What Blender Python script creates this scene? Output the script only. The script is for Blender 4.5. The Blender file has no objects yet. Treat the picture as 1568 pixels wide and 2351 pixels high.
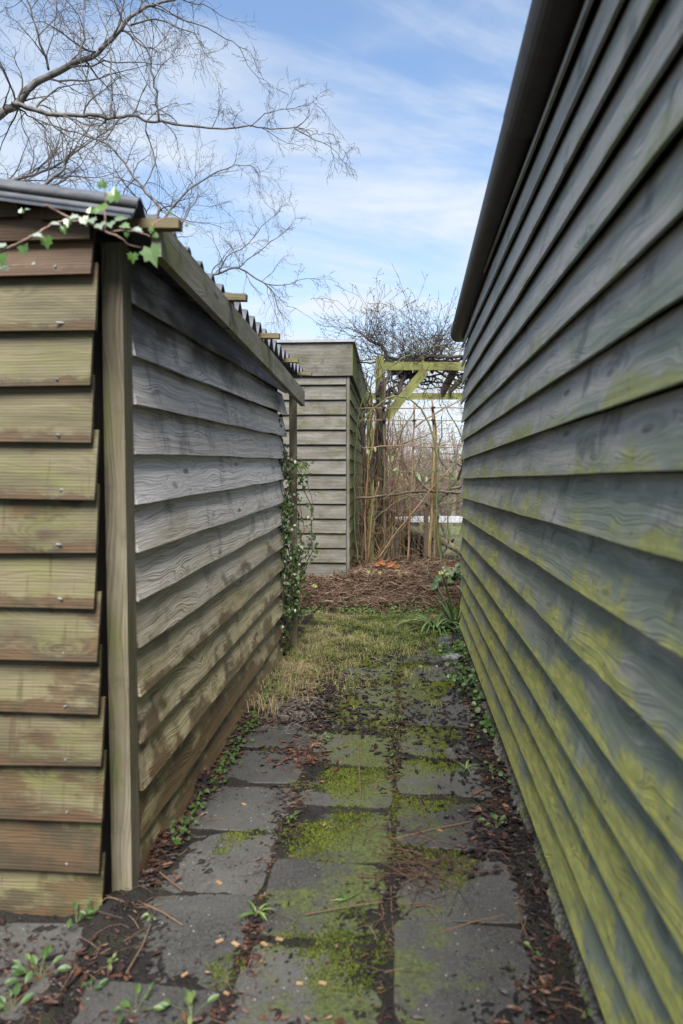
import bpy, math, random
from mathutils import Vector, Matrix, noise as mnoise
import numpy as np
R = math.radians
S = bpy.context.scene
COL = S.collection
random.seed(7)

# ---------------------------------------------------------------- camera, sky, sun, exposure
F = 1650.0; W0, H0 = 1568.0, 2351.0; PITCH = 3.04; EYE = 1.5
cam = bpy.data.objects.new('camera', bpy.data.cameras.new('camera')); COL.objects.link(cam)
cam.location = (0, 0, EYE); cam.rotation_euler = (R(90 - PITCH), 0, 0)
cam.data.sensor_fit = 'VERTICAL'; cam.data.sensor_height = 36; cam.data.sensor_width = 24
cam.data.lens = F / H0 * 36; cam.data.clip_start = .05; cam.data.clip_end = 900
cam.data.dof.use_dof = True; cam.data.dof.focus_distance = 6.8; cam.data.dof.aperture_fstop = 2.4
S.camera = cam
S.view_settings.view_transform = 'Standard'; S.view_settings.look = 'None'
S.view_settings.exposure = 1.5; S.view_settings.gamma = 1
SUN_EL, SUN_AZ = 53, 184          # azimuth: degrees clockwise from +Y (behind the camera)
w = bpy.data.worlds.new('World'); S.world = w; w.use_nodes = True

class NT:
    """small node-building helper"""
    def __init__(s, tree): s.t = tree; tree.nodes.clear()
    def n(s, typ, **kw):
        nd = s.t.nodes.new(typ)
        for k, v in kw.items(): setattr(nd, k, v)
        return nd
    def put(s, sock, v):
        if v is None: return
        if isinstance(v, bpy.types.NodeSocket): s.t.links.new(v, sock)
        else:
            if isinstance(v, (tuple, list)) and sock.type == 'RGBA' and len(v) == 3: v = (*v, 1)
            sock.default_value = v
    def m(s, op, a, b=None, c=None, clamp=False):
        nd = s.n('ShaderNodeMath', operation=op, use_clamp=clamp)
        s.put(nd.inputs[0], a); s.put(nd.inputs[1], b); s.put(nd.inputs[2], c); return nd.outputs[0]
    def noise(s, vec, scale=1, detail=3, rough=.5, dist=0, col=False):
        nd = s.n('ShaderNodeTexNoise'); s.put(nd.inputs['Vector'], vec)
        nd.inputs['Scale'].default_value = scale; nd.inputs['Detail'].default_value = detail
        nd.inputs['Roughness'].default_value = rough; nd.inputs['Distortion'].default_value = dist
        return nd.outputs['Color' if col else 'Fac']
    def vor(s, vec, scale=1, out='Distance', feature='F1'):
        nd = s.n('ShaderNodeTexVoronoi', feature=feature); s.put(nd.inputs['Vector'], vec)
        nd.inputs['Scale'].default_value = scale; return nd.outputs[out]
    def mix(s, f, a, b, mode='MIX'):
        nd = s.n('ShaderNodeMix', data_type='RGBA', blend_type=mode)
        s.put(nd.inputs['Factor'], f); s.put(nd.inputs['A'], a) if False else None
        s.put(nd.inputs[6], a); s.put(nd.inputs[7], b); return nd.outputs[2]
    def xyz(s, x=0., y=0., z=0.):
        nd = s.n('ShaderNodeCombineXYZ')
        for i, v in enumerate((x, y, z)): s.put(nd.inputs[i], v)
        return nd.outputs[0]
    def sep(s, v):
        nd = s.n('ShaderNodeSeparateXYZ'); s.put(nd.inputs[0], v); return nd.outputs
    def step(s, v, a, b):       # smooth 0..1 between a and b
        nd = s.n('ShaderNodeMapRange', interpolation_type='SMOOTHSTEP')
        s.put(nd.inputs[0], v); nd.inputs[1].default_value = a; nd.inputs[2].default_value = b
        return nd.outputs[0]
    def ramp(s, f, stops):
        nd = s.n('ShaderNodeValToRGB'); s.put(nd.inputs[0], f); cr = nd.color_ramp
        while len(cr.elements) < len(stops): cr.elements.new(.5)
        for e, (p, c) in zip(cr.elements, stops): e.position = p; e.color = (*c, 1)
        return nd.outputs[0]

nt = NT(w.node_tree)
sky = nt.n('ShaderNodeTexSky', sky_type='NISHITA', sun_disc=False, sun_elevation=R(SUN_EL), sun_rotation=R(SUN_AZ))
sky.air_density = 1.0; sky.dust_density = 0.6; sky.ozone_density = 1.3
tc = nt.n('ShaderNodeTexCoord'); d = nt.sep(tc.outputs['Generated'])
den = nt.m('ADD', nt.m('MAXIMUM', d[2], 0.), .22)
cp = nt.xyz(nt.m('DIVIDE', d[0], den), nt.m('DIVIDE', d[1], den), 0.)
cpr = nt.n('ShaderNodeVectorRotate'); cpr.rotation_type = 'Z_AXIS'; nt.put(cpr.inputs['Vector'], cp); cpr.inputs['Angle'].default_value = R(-18)
cs = nt.sep(cpr.outputs[0])
cirrus = nt.noise(nt.xyz(nt.m('MULTIPLY', cs[0], .9), nt.m('MULTIPLY', cs[1], 2.6), .4), 1.35, 7, .58, .55)
puff = nt.noise(nt.xyz(cs[0], cs[1], 3.7), 1.6, 6, .55, .2)
c1 = nt.step(cirrus, .40, .70); c2 = nt.step(puff, .47, .74)
cl = nt.m('ADD', nt.m('MULTIPLY', c1, .62), nt.m('MULTIPLY', c2, .55), clamp=True)
low = nt.m('SUBTRACT', 1., nt.step(d[2], -.02, .50))
cl = nt.m('ADD', nt.m('MULTIPLY', low, .62), cl, clamp=True)
cl = nt.m('MULTIPLY', nt.m('ADD', cl, .10, clamp=True), .96)
skyc = nt.mix(cl, nt.mix(1., sky.outputs[0], (.80, .94, 1.03), 'MULTIPLY'), (3.6, 3.85, 4.1))
bg = nt.n('ShaderNodeBackground'); nt.put(bg.inputs[0], skyc); bg.inputs[1].default_value = .086
ow = nt.n('ShaderNodeOutputWorld'); nt.t.links.new(bg.outputs[0], ow.inputs[0])

sl = bpy.data.lights.new('sun', 'SUN'); sl.energy = 4.7; sl.angle = R(36); sl.color = (1, .965, .90)
so = bpy.data.objects.new('sun', sl); COL.objects.link(so)
so.rotation_euler = (R(90 - SUN_EL), 0, R(180 - SUN_AZ) if False else 0)
_az = R(SUN_AZ); _el = R(SUN_EL)
_dir = Vector((math.sin(_az) * math.cos(_el), math.cos(_az) * math.cos(_el), math.sin(_el)))   # towards the sun
so.rotation_euler = _dir.to_track_quat('Z', 'Y').to_euler()

# ---------------------------------------------------------------- helpers
_p = R(PITCH)
def at(x, y, Z):
    """a point seen at (x, y) of the photo, Z metres in front of the camera"""
    a = (x - W0 / 2) / F; b = (H0 / 2 - y) / F
    dd = Z / (math.cos(_p) + math.sin(_p) * b)
    return Vector((a * dd, Z, EYE + dd * (b * math.cos(_p) - math.sin(_p))))
def onz(x, y, z=0.):
    """the same, on the horizontal plane at height z"""
    a = (x - W0 / 2) / F; b = (H0 / 2 - y) / F
    k = b * math.cos(_p) - math.sin(_p); dd = (z - EYE) / k
    return Vector((a * dd, dd * (math.cos(_p) + math.sin(_p) * b), z))

class MB:
    def __init__(s): s.v = []; s.f = []; s.uv = []; s.r = []
    def add(s, vs, fs, uvs=None, r=0.):
        o = len(s.v); s.v.extend([tuple(q) for q in vs]); s.f.extend([tuple(i + o for i in f) for f in fs])
        s.uv.extend(uvs if uvs else [(q[0] + q[1], q[2]) for q in vs])
        if isinstance(r, (list, tuple)): s.r.extend(r)
        else: s.r.extend([r] * len(vs))
    def box(s, c, sz, rot=None, r=0., ax=2):
        """box with grain running along axis ax"""
        h = [q / 2 for q in sz]; M = rot.to_matrix() if rot else Matrix.Identity(3); c = Vector(c)
        for a in range(3):
            b1, b2 = [i for i in range(3) if i != a]
            for sg in (-1, 1):
                vs = []; uv = []
                quad = ((-1, -1), (1, -1), (1, 1), (-1, 1))
                if (sg > 0) != (a != 1): quad = quad[::-1]
                for (p, q) in quad:
                    l = [0, 0, 0]; l[a] = sg * h[a]; l[b1] = p * h[b1]; l[b2] = q * h[b2]
                    vs.append(c + M @ Vector(l))
                    if a == ax: uv.append((l[b1], l[b2]))
                    else:
                        o = b1 if b2 == ax else b2
                        uv.append((l[ax], l[o] + h[o]))
                s.add(vs, [(0, 1, 2, 3)], uv, r)
    def tube(s, pts, rad, n=5, r=0., cap=True):
        pts = [Vector(p) for p in pts]; m = len(pts)
        if not isinstance(rad, (list, tuple)): rad = [rad] * m
        vs = []; uv = []; L = 0
        ref = None
        for i, p in enumerate(pts):
            t = (pts[min(i + 1, m - 1)] - pts[max(i - 1, 0)])
            if t.length < 1e-9: t = Vector((0, 0, 1))
            t.normalize()
            if ref is None: ref = t.orthogonal().normalized()
            ref = (ref - t * ref.dot(t))
            ref = ref.normalized() if ref.length > 1e-6 else t.orthogonal().normalized()
            b = t.cross(ref)
            if i: L += (p - pts[i - 1]).length
            for k in range(n):
                a = 2 * math.pi * k / n
                vs.append(p + (ref * math.cos(a) + b * math.sin(a)) * rad[i]); uv.append((L, k / n * rad[0] * 6))
        fs = []
        for i in range(m - 1):
            for k in range(n):
                k2 = (k + 1) % n
                fs.append((i * n + k, i * n + k2, (i + 1) * n + k2, (i + 1) * n + k))
        if cap and n > 3: fs.append(tuple(range(n))[::-1]); fs.append(tuple((m - 1) * n + k for k in range(n)))
        s.add(vs, fs, uv, r)
    def build(s, name, mat, parent=None, smooth=False):
        me = bpy.data.meshes.new(name); me.from_pydata(s.v, [], s.f)
        ul = me.uv_layers.new(name='UVMap')
        li = np.empty(len(me.loops), dtype=np.int32); me.loops.foreach_get('vertex_index', li)
        ul.data.foreach_set('uv', np.array(s.uv, dtype=np.float32)[li].ravel())
        at_ = me.attributes.new('rnd', 'FLOAT', 'POINT'); at_.data.foreach_set('value', np.array(s.r, dtype=np.float32))
        if smooth: me.polygons.foreach_set('use_smooth', [True] * len(me.polygons))
        me.materials.append(mat); me.update()
        o = bpy.data.objects.new(name, me); COL.objects.link(o)
        if parent: o.parent = parent
        return o
def thing(name, label, cat, loc=(0, 0, 0), rz=0, group=None):
    o = bpy.data.objects.new(name, None); COL.objects.link(o); o.location = loc; o.rotation_euler = (0, 0, rz)
    o.empty_display_size = .1
    return tag(o, label, cat, group)
def tag(o, label, cat, group=None, kind=None):
    o['label'] = label; o['category'] = cat
    if group: o['group'] = group
    if kind: o['kind'] = kind
    return o
def struct(o, label=None): o['kind'] = 'structure'; return o

# ---------------------------------------------------------------- materials
def newmat(name):
    m = bpy.data.materials.new(name); m.use_nodes = True; return m, NT(m.node_tree)
ALB = .68
def finish(nt, col, rough=.8, bump=None, bstr=.3, bdist=.01, spec=.3, trans=None):
    col = nt.mix(1., col, (ALB, ALB, ALB), 'MULTIPLY'); b = nt.n('ShaderNodeBsdfPrincipled'); nt.put(b.inputs['Base Color'], col); nt.put(b.inputs['Roughness'], rough)
    b.inputs['Specular IOR Level'].default_value = spec
    if bump is not None:
        bn = nt.n('ShaderNodeBump'); bn.inputs['Strength'].default_value = bstr; bn.inputs['Distance'].default_value = bdist
        nt.put(bn.inputs['Height'], bump); nt.t.links.new(bn.outputs[0], b.inputs['Normal'])
    o = nt.n('ShaderNodeOutputMaterial'); out = b.outputs[0]
    if trans:
        t = nt.n('ShaderNodeBsdfTranslucent'); nt.put(t.inputs[0], col)
        mx = nt.n('ShaderNodeMixShader'); mx.inputs[0].default_value = trans
        nt.t.links.new(out, mx.inputs[1]); nt.t.links.new(t.outputs[0], mx.inputs[2]); out = mx.outputs[0]
    nt.t.links.new(out, o.inputs[0])
def uvr(nt):
    u = nt.n('ShaderNodeUVMap', uv_map='UVMap'); a = nt.n('ShaderNodeAttribute', attribute_name='rnd')
    s_ = nt.sep(u.outputs[0]); return s_[0], s_[1], a.outputs['Fac']
def grain(nt, u, v, r, freq=70., A=3.2, K=5.):
    """growth-ring lines bending round knots; returns line pattern, fine streaks, knot mask"""
    rz = nt.m('MULTIPLY', r, 53.)
    n1 = nt.noise(nt.xyz(nt.m('MULTIPLY', u, 1.7), nt.m('MULTIPLY', v, 6.), rz), 1., 2, .5)
    kd = nt.vor(nt.xyz(nt.m('MULTIPLY', u, 2.0), nt.m('MULTIPLY', v, 7.), nt.m('MULTIPLY', r, 91.)), 1.)
    kn = nt.m('SUBTRACT', 1., nt.step(kd, .0, .42))
    h = nt.m('ADD', nt.m('MULTIPLY', v, freq), nt.m('ADD', nt.m('MULTIPLY', n1, A * 3.4), nt.m('MULTIPLY', kn, K)))
    hs = nt.m('ADD', h, nt.m('MULTIPLY', nt.m('SINE', nt.m('MULTIPLY', h, 2.1)), .55))
    s1 = nt.m('SINE', nt.m('MULTIPLY', hs, 6.283)); msk = nt.step(nt.noise(nt.xyz(nt.m('MULTIPLY', u, 1.3), nt.m('MULTIPLY', v, 9.), nt.m('ADD', rz, 40.)), 1., 3, .6), .36, .62)
    ln = nt.m('ADD', nt.m('MULTIPLY', s1, nt.m('ADD', .14, nt.m('MULTIPLY', msk, .36))), .5)
    fine = nt.noise(nt.xyz(nt.m('MULTIPLY', u, 5.), nt.m('MULTIPLY', v, 190.), rz), 1., 3, .6)
    knot = nt.m('SUBTRACT', 1., nt.step(kd, .05, .12))
    return ln, fine, knot

def mat_silver():
    """weathered cladding: silver grey high up, olive and brown low down"""
    m, nt = newmat('weathered_cladding'); u, v, r = uvr(nt)
    ln, fine, knot = grain(nt, u, v, r, 62., 2.6, 5.)
    g = nt.n('ShaderNodeNewGeometry'); pz = nt.sep(g.outputs['Position'])[2]
    rz = nt.m('MULTIPLY', r, 31.)
    bn = nt.noise(nt.xyz(nt.m('MULTIPLY', u, 1.3), nt.m('MULTIPLY', v, 4.), rz), 1., 5, .6)
    hi = nt.step(nt.m('ADD', pz, nt.m('MULTIPLY', nt.m('SUBTRACT', bn, .5), 1.2)), .5, 1.55)
    base = nt.mix(hi, (.64, .56, .34), (.98, .96, .98))
    hue = nt.mix(nt.step(nt.noise(nt.xyz(r, 7., 3.), 40., 0), .35, .65), (.88, .84, .80), (1.12, 1.12, 1.14))
    base = nt.mix(1., base, hue, 'MULTIPLY')
    # green film
    gn = nt.noise(nt.xyz(nt.m('MULTIPLY', u, 2.6), nt.m('MULTIPLY', v, 9.), nt.m('ADD', rz, 9.)), 1., 5, .65)
    gm = nt.m('MULTIPLY', nt.step(gn, .47, .68), nt.m('SUBTRACT', 1., nt.m('MULTIPLY', hi, .86)))
    base = nt.mix(nt.m('MULTIPLY', gm, .6), base, (.22, .235, .075))
    # wet brown stains low on each board, mostly near the ground
    sn = nt.noise(nt.xyz(nt.m('MULTIPLY', u, 3.4), nt.m('MULTIPLY', v, 5.), nt.m('ADD', rz, 21.)), 1., 6, .62)
    sm = nt.m('MULTIPLY', nt.step(nt.m('SUBTRACT', nt.m('ADD', sn, nt.m('MULTIPLY', nt.m('SUBTRACT', 1.15, pz), .22)), nt.m('MULTIPLY', v, .9)), .55, .66), .85)
    base = nt.mix(sm, base, (.150, .085, .040))
    dk = nt.noise(nt.xyz(nt.m('MULTIPLY', u, 5.), nt.m('MULTIPLY', v, 3.), nt.m('ADD', rz, 2.)), 1., 5, .7)
    base = nt.mix(nt.m('MULTIPLY', nt.step(dk, .53, .68), .55), base, (.12, .105, .105))
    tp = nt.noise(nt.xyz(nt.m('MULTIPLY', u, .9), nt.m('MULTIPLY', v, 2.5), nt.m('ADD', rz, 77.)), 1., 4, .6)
    base = nt.mix(nt.m('MULTIPLY', nt.step(nt.m('ADD', tp, nt.m('MULTIPLY', nt.m('SUBTRACT', pz, 1.95), .6)), .48, .66), .9), base, (.075, .066, .072))  # dark mould patches that also paint the eave's shade onto the top boards
    f = nt.m('ADD', nt.m('MULTIPLY', ln, .52), nt.m('MULTIPLY', fine, .62))
    base = nt.mix(nt.m('SUBTRACT', 1., nt.step(f, .18, .80)), base, nt.mix(1., base, (.34, .30, .28), 'MULTIPLY'))
    base = nt.mix(nt.m('MULTIPLY', knot, .8), base, (.05, .035, .025))
    finish(nt, base, nt.m('SUBTRACT', .50, nt.m('MULTIPLY', sm, .08)), nt.m('ADD', nt.m('MULTIPLY', ln, .5), fine), .6, .005, .55)
    return m
def mat_front():
    """ribbed tan boards with dark wet lower edges"""
    m, nt = newmat('ribbed_cladding'); u, v, r = uvr(nt)
    ln, fine, knot = grain(nt, u, v, r, 40., 1.2, 3.)
    rib = nt.m('ADD', nt.m('MULTIPLY', nt.m('SINE', nt.m('MULTIPLY', v, 6.283 * 95)), .5), .5)
    g = nt.n('ShaderNodeNewGeometry'); pz = nt.sep(g.outputs['Position'])[2]
    rz = nt.m('MULTIPLY', r, 31.)
    bn = nt.noise(nt.xyz(nt.m('MULTIPLY', u, 2.), nt.m('MULTIPLY', v, 8.), rz), 1., 4, .6)
    base = nt.mix(nt.step(bn, .3, .7), (.085, .072, .038), (.185, .160, .092))
    base = nt.mix(nt.step(pz, 2.135, 2.15), base, nt.mix(nt.step(bn, .3, .7), (.10, .062, .038), (.17, .108, .065)))
    gm = nt.step(nt.noise(nt.xyz(nt.m('MULTIPLY', u, 3.), nt.m('MULTIPLY', v, 9.), nt.m('ADD', rz, 5.)), 1., 4, .6), .46, .70)
    base = nt.mix(nt.m('MULTIPLY', gm, nt.m('MULTIPLY', nt.m('SUBTRACT', 1., nt.step(pz, 2.1, 2.2)), .55)), base, (.15, .165, .04))
    e1 = nt.noise(nt.xyz(nt.m('MULTIPLY', u, 7.), nt.m('MULTIPLY', v, 9.), nt.m('ADD', rz, 11.)), 1., 6, .62)
    rb = nt.noise(nt.xyz(nt.m('MULTIPLY', r, 30.), 3., 8.), 1., 0)
    band = nt.m('SUBTRACT', 1., nt.step(nt.m('SUBTRACT', v, nt.m('ADD', nt.m('MULTIPLY', nt.m('SUBTRACT', e1, .5), .16), nt.m('MULTIPLY', nt.m('SUBTRACT', rb, .45), .12))), .010, .036))
    e2 = nt.noise(nt.xyz(nt.m('MULTIPLY', u, 2.6), nt.m('MULTIPLY', v, 6.), nt.m('ADD', rz, 61.)), 1., 6, .6)
    pat = nt.step(nt.m('ADD', e2, nt.m('ADD', nt.m('MULTIPLY', nt.m('SUBTRACT', 1.2, pz), .10), nt.m('MULTIPLY', nt.m('SUBTRACT', rb, .5), .3))), .54, .62)
    drip = nt.step(nt.m('ADD', nt.noise(nt.xyz(nt.m('MULTIPLY', u, 22.), nt.m('MULTIPLY', v, 2.), rz), 1., 3, .6), nt.m('MULTIPLY', nt.m('SUBTRACT', 1., pz), .10)), .59, .68)
    sm = nt.m('MAXIMUM', nt.m('MULTIPLY', band, .9), nt.m('MAXIMUM', nt.m('MULTIPLY', pat, .8), nt.m('MULTIPLY', drip, .55)))
    base = nt.mix(nt.m('MULTIPLY', sm, .9), base, nt.mix(nt.step(e1, .4, .6), (.034, .021, .010), (.085, .042, .018)))
    f = nt.m('ADD', nt.m('MULTIPLY', rib, .13), nt.m('ADD', nt.m('MULTIPLY', ln, .36), nt.m('MULTIPLY', fine, .55)))
    base = nt.mix(nt.m('SUBTRACT', 1., nt.step(f, .15, .75)), base, nt.mix(1., base, (.58, .53, .48), 'MULTIPLY'))
    base = nt.mix(nt.m('MULTIPLY', knot, .7), base, (.06, .035, .02))
    finish(nt, base, .68, nt.m('ADD', nt.m('MULTIPLY', rib, .35), fine), .5, .003)
    return m
def mat_green():
    """dark grey green paint with yellow green algae on the lower edges"""
    m, nt = newmat('painted_cladding'); u, v, r = uvr(nt)
    ln, fine, knot = grain(nt, u, v, r, 70., 3.6, 8.)
    g = nt.n('ShaderNodeNewGeometry'); pz = nt.sep(g.outputs['Position'])[2]
    rz = nt.m('MULTIPLY', r, 31.)
    bn = nt.noise(nt.xyz(nt.m('MULTIPLY', u, 1.5), nt.m('MULTIPLY', v, 5.), rz), 1., 5, .6)
    hn = nt.m('ADD', bn, nt.m('MULTIPLY', nt.m('SUBTRACT', pz, 1.5), .10))
    base = nt.mix(nt.step(hn, .38, .64), (.25, .285, .225), (.46, .44, .40))
    hl = nt.noise(nt.xyz(nt.m('MULTIPLY', u, 4.), nt.m('MULTIPLY', v, 7.), nt.m('ADD', rz, 3.)), 1., 4, .6, 1.2)
    base = nt.mix(nt.m('MULTIPLY', nt.step(hl, .56, .72), .45), base, (.54, .53, .53))
    bl = nt.noise(nt.xyz(nt.m('MULTIPLY', u, 6.), nt.m('MULTIPLY', v, 4.), nt.m('ADD', rz, 14.)), 1., 4, .6)
    base = nt.mix(nt.m('MULTIPLY', nt.step(bl, .57, .68), .6), base, (.075, .088, .080))
    # algae streaks climbing from the lower edge
    st = nt.noise(nt.xyz(nt.m('MULTIPLY', u, 16.), nt.m('MULTIPLY', v, 6.), rz), 1., 4, .65)
    st2 = nt.noise(nt.xyz(nt.m('MULTIPLY', u, 2.2), nt.m('MULTIPLY', v, 3.), nt.m('ADD', rz, 8.)), 1., 3, .6)
    amt = nt.m('ADD', nt.m('MULTIPLY', nt.m('SUBTRACT', .065, v), 6.0), nt.m('MULTIPLY', nt.m('SUBTRACT', 1.30, pz), .36))
    am = nt.m('ADD', amt, nt.m('ADD', nt.m('MULTIPLY', nt.m('SUBTRACT', st, .5), 1.1), nt.m('MULTIPLY', nt.m('SUBTRACT', st2, .5), 3.0)))
    am = nt.step(am, -.04, .50)
    gr_ = nt.noise(nt.xyz(nt.m('MULTIPLY', u, 70.), nt.m('MULTIPLY', v, 45.), rz), 1., 4, .7)
    am = nt.m('MULTIPLY', am, nt.m('ADD', .45, nt.m('MULTIPLY', nt.step(gr_, .34, .52), .55)))
    alg = nt.mix(nt.step(nt.noise(nt.xyz(u, nt.m('MULTIPLY', v, 4.), r), 9., 4, .6), .35, .65), (.35, .36, .11), (.56, .55, .15))
    alg = nt.mix(nt.step(pz, .9, 2.2), alg, (.25, .28, .12))
    base = nt.mix(am, base, alg)
    f = nt.m('ADD', nt.m('MULTIPLY', ln, .5), nt.m('MULTIPLY', fine, .5))
    base = nt.mix(nt.m('MULTIPLY', nt.m('SUBTRACT', 1., nt.step(f, .22, .66)), .9), base, nt.mix(1., base, (.52, .54, .57), 'MULTIPLY'))
    base = nt.mix(nt.m('MULTIPLY', knot, .7), base, (.04, .045, .04))
    du = nt.m('ABSOLUTE', nt.m('SUBTRACT', nt.m('FRACT', nt.m('DIVIDE', nt.m('ADD', u, nt.m('MULTIPLY', r, .07)), .613)), .5)); nd = nt.m('SQRT', nt.m('ADD', nt.m('POWER', nt.m('MULTIPLY', du, .613), 2.), nt.m('POWER', nt.m('SUBTRACT', v, .034), 2.)))
    base = nt.mix(nt.m('MULTIPLY', nt.m('SUBTRACT', 1., nt.step(nd, .0035, .0065)), .85), base, (.03, .024, .02))
    finish(nt, base, .62, nt.m('ADD', nt.m('MULTIPLY', ln, .7), nt.m('MULTIPLY', fine, .5)), .40, .004, .35)
    return m
def mat_wood(name, a, b, algae=None, amt=.5, freq=60., rough=.8, stain=.5):
    m, nt = newmat(name); u, v, r = uvr(nt)
    ln, fine, knot = grain(nt, u, v, r, freq, 1.6, 4.)
    rz = nt.m('MULTIPLY', r, 31.)
    bn = nt.noise(nt.xyz(nt.m('MULTIPLY', u, 2.5), nt.m('MULTIPLY', v, 8.), rz), 1., 5, .65)
    base = nt.mix(nt.step(bn, .3, .7), a, b)
    if algae:
        gn = nt.noise(nt.xyz(nt.m('MULTIPLY', u, 3.), nt.m('MULTIPLY', v, 7.), nt.m('ADD', rz, 5.)), 1., 5, .65)
        base = nt.mix(nt.step(gn, .62 - amt * .3, .85 - amt * .3), base, algae)
    dk = nt.noise(nt.xyz(nt.m('MULTIPLY', u, 7.), nt.m('MULTIPLY', v, 5.), nt.m('ADD', rz, 1.)), 1., 5, .7)
    base = nt.mix(nt.m('MULTIPLY', nt.step(dk, .55, .75), stain), base, (.05, .04, .032))
    f = nt.m('ADD', nt.m('MULTIPLY', ln, .45), nt.m('MULTIPLY', fine, .6))
    base = nt.mix(nt.m('SUBTRACT', 1., nt.step(f, .15, .75)), base, nt.mix(1., base, (.55, .52, .5), 'MULTIPLY'))
    base = nt.mix(nt.m('MULTIPLY', knot, .6), base, (.04, .03, .022))
    finish(nt, base, rough, nt.m('ADD', ln, fine), .35, .004)
    return m
def mat_plain(name, a, b, scale=8., rough=.8, bstr=.3, bd=.01, spec=.3, detail=5, trans=None):
    m, nt = newmat(name); g = nt.n('ShaderNodeNewGeometry').outputs['Position']
    n = nt.noise(g, scale, detail, .6)
    finish(nt, nt.mix(nt.step(n, .32, .68), a, b), rough, n, bstr, bd, spec, trans); return m
def mat_rnd(name, stops, rough=.6, spec=.3, trans=None, var=.35):
    """colour picked per leaf / blade / twig"""
    m, nt = newmat(name); u, v, r = uvr(nt)
    c = nt.ramp(r, stops); g = nt.n('ShaderNodeNewGeometry').outputs['Position']
    n = nt.noise(g, 60., 2, .5)
    c = nt.mix(nt.m('MULTIPLY', nt.step(n, .35, .65), var), c, nt.mix(1., c, (.5, .5, .5), 'MULTIPLY'))
    finish(nt, c, rough, None, spec=spec, trans=trans); return m

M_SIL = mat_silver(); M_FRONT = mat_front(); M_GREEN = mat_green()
M_POST = mat_wood('old_post_wood', (.17, .145, .095), (.27, .24, .175), (.16, .17, .065), .45, 55.)
M_FASC = mat_wood('fascia_wood', (.24, .22, .17), (.40, .375, .31), (.22, .23, .08), .6, 70., stain=.95)
M_BAT = mat_wood('batten_wood', (.13, .105, .055), (.22, .18, .10), (.17, .18, .05), .4, 90.)
M_REAR = mat_wood('rear_cladding', (.115, .105, .085), (.205, .195, .175), (.10, .10, .045), .46, 75., stain=.75)
M_REARS = mat_wood('rear_side_cladding', (.12, .12, .06), (.17, .17, .075), (.16, .19, .04), .7, 60.)
M_PERG = mat_wood('pergola_wood', (.155, .165, .05), (.25, .26, .075), (.10, .10, .045), .5, 60.)
M_PERGB = mat_wood('pergola_brown_wood', (.16, .11, .07), (.24, .18, .11), None, 0, 60.)
M_ROOF = mat_plain('roof_sheet', (.055, .06, .075), (.10, .105, .125), 14., .55, .3, .01)
M_VERGE = mat_plain('verge_sheet', (.085, .088, .10), (.14, .145, .16), 14., .45, .3, .01)
M_METAL = mat_plain('roof_trim', (.27, .28, .30), (.36, .37, .39), 6., .5, .1, .003)
M_GUT = mat_plain('gutter_brown', (.026, .020, .018), (.045, .034, .030), 9., .5, .15, .003, .3)
M_DARK = mat_plain('dark_lining', (.012, .010, .009), (.022, .018, .015), 8., .95)
M_PLINTH = mat_plain('plinth_board', (.045, .042, .040), (.08, .074, .068), 22., .85)
M_ZINC = mat_plain('nail_head', (.22, .22, .23), (.32, .32, .34), 20., .35)
M_FELT = mat_plain('roof_felt', (.04, .042, .045), (.07, .07, .075), 30., .95, .6, .01)

# ---------------------------------------------------------------- cladding builder (local frame of a wall: t along, n outwards)
def sstep(a, b, x): t = max(0, min(1, (x - a) / (b - a))); return t * t * (3 - 2 * t)
def cladding(mb, O, T, N, L, bottoms, width, out=.028, th=.02, lean=.006, wav=.004, ragged=(0, 0), seg=.35, lap=.03, rs=1, up=0.):
    """feather-edge boards; O origin, T direction along, N outward normal; bottoms = list of heights"""
    rg = random.Random(rs); O, T, N = Vector(O), Vector(T), Vector(N); Zv = Vector((0, 0, 1))
    ns = max(2, int(L / seg)); upf = up if callable(up) else (lambda z_: up)
    for i, zb in enumerate(bottoms):
        wd = (bottoms[i + 1] - zb + lap) if i + 1 < len(bottoms) else width
        r = rg.random(); a = rg.uniform(-ragged[0], ragged[0]); b = rg.uniform(-ragged[1], ragged[1])
        oj = rg.uniform(-.003, .004); uo = rg.uniform(0, 5); ph = rg.uniform(0, 50)
        tilt = rg.uniform(-1, 1) * wav * .8
        rows = []
        for k in range(ns + 1):
            f = k / ns; t = a + (L + b - a) * f
            wz = wav * mnoise.noise(Vector((t * 1.9 + ph, i * 3.1, 0))) + tilt * (f - .5) + (upf(zb) * (1 - f) if callable(up) else up * f)
            wn = wav * .8 * mnoise.noise(Vector((t * 1.3 + ph, i * 3.1, 5)))
            def P(n_, z_): return O + T * t + N * n_ + Zv * z_
            ob = out + oj + wn
            rows.append((P(ob, zb + wz), P(ob - .0015, zb + wz + .006), P(lean * .5 + .006, zb + wd + wz * .3), P(lean * .5 - .004, zb + wd + wz * .3), P(ob - th, zb + wz), t))
        ch = T.cross(Zv).dot(N) > 0
        def quad(i0, i1, v0, v1):
            vs = []; fs = []; uv = []
            for rw in rows: vs += [rw[i0], rw[i1]]; uv += [(rw[5] + uo, v0), (rw[5] + uo, v1)]
            for k in range(ns):
                q = (2 * k, 2 * k + 2, 2 * k + 3, 2 * k + 1)
                fs.append(q if ch else q[::-1])
            mb.add(vs, fs, uv, r)
        quad(0, 2, 0, wd); quad(4, 0, -.02, 0); quad(2, 3, wd, wd + .01); quad(3, 4, wd + .01, wd * 2)
        for rw in (rows[0], rows[-1]):
            mb.add([rw[4], rw[0], rw[2], rw[3]], [(0, 1, 2, 3)], [(0, 0), (.02, 0), (.02, wd), (0, wd)], r)

def beam(mb, a, b, w_, h_, r=0.):
    a, b = Vector(a), Vector(b); d_ = b - a; q = d_.to_track_quat('Y', 'Z')
    mb.box((a + b) / 2, (w_, d_.length, h_), rot=q, r=r, ax=1)
ALPHA = R(4.89)
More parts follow.
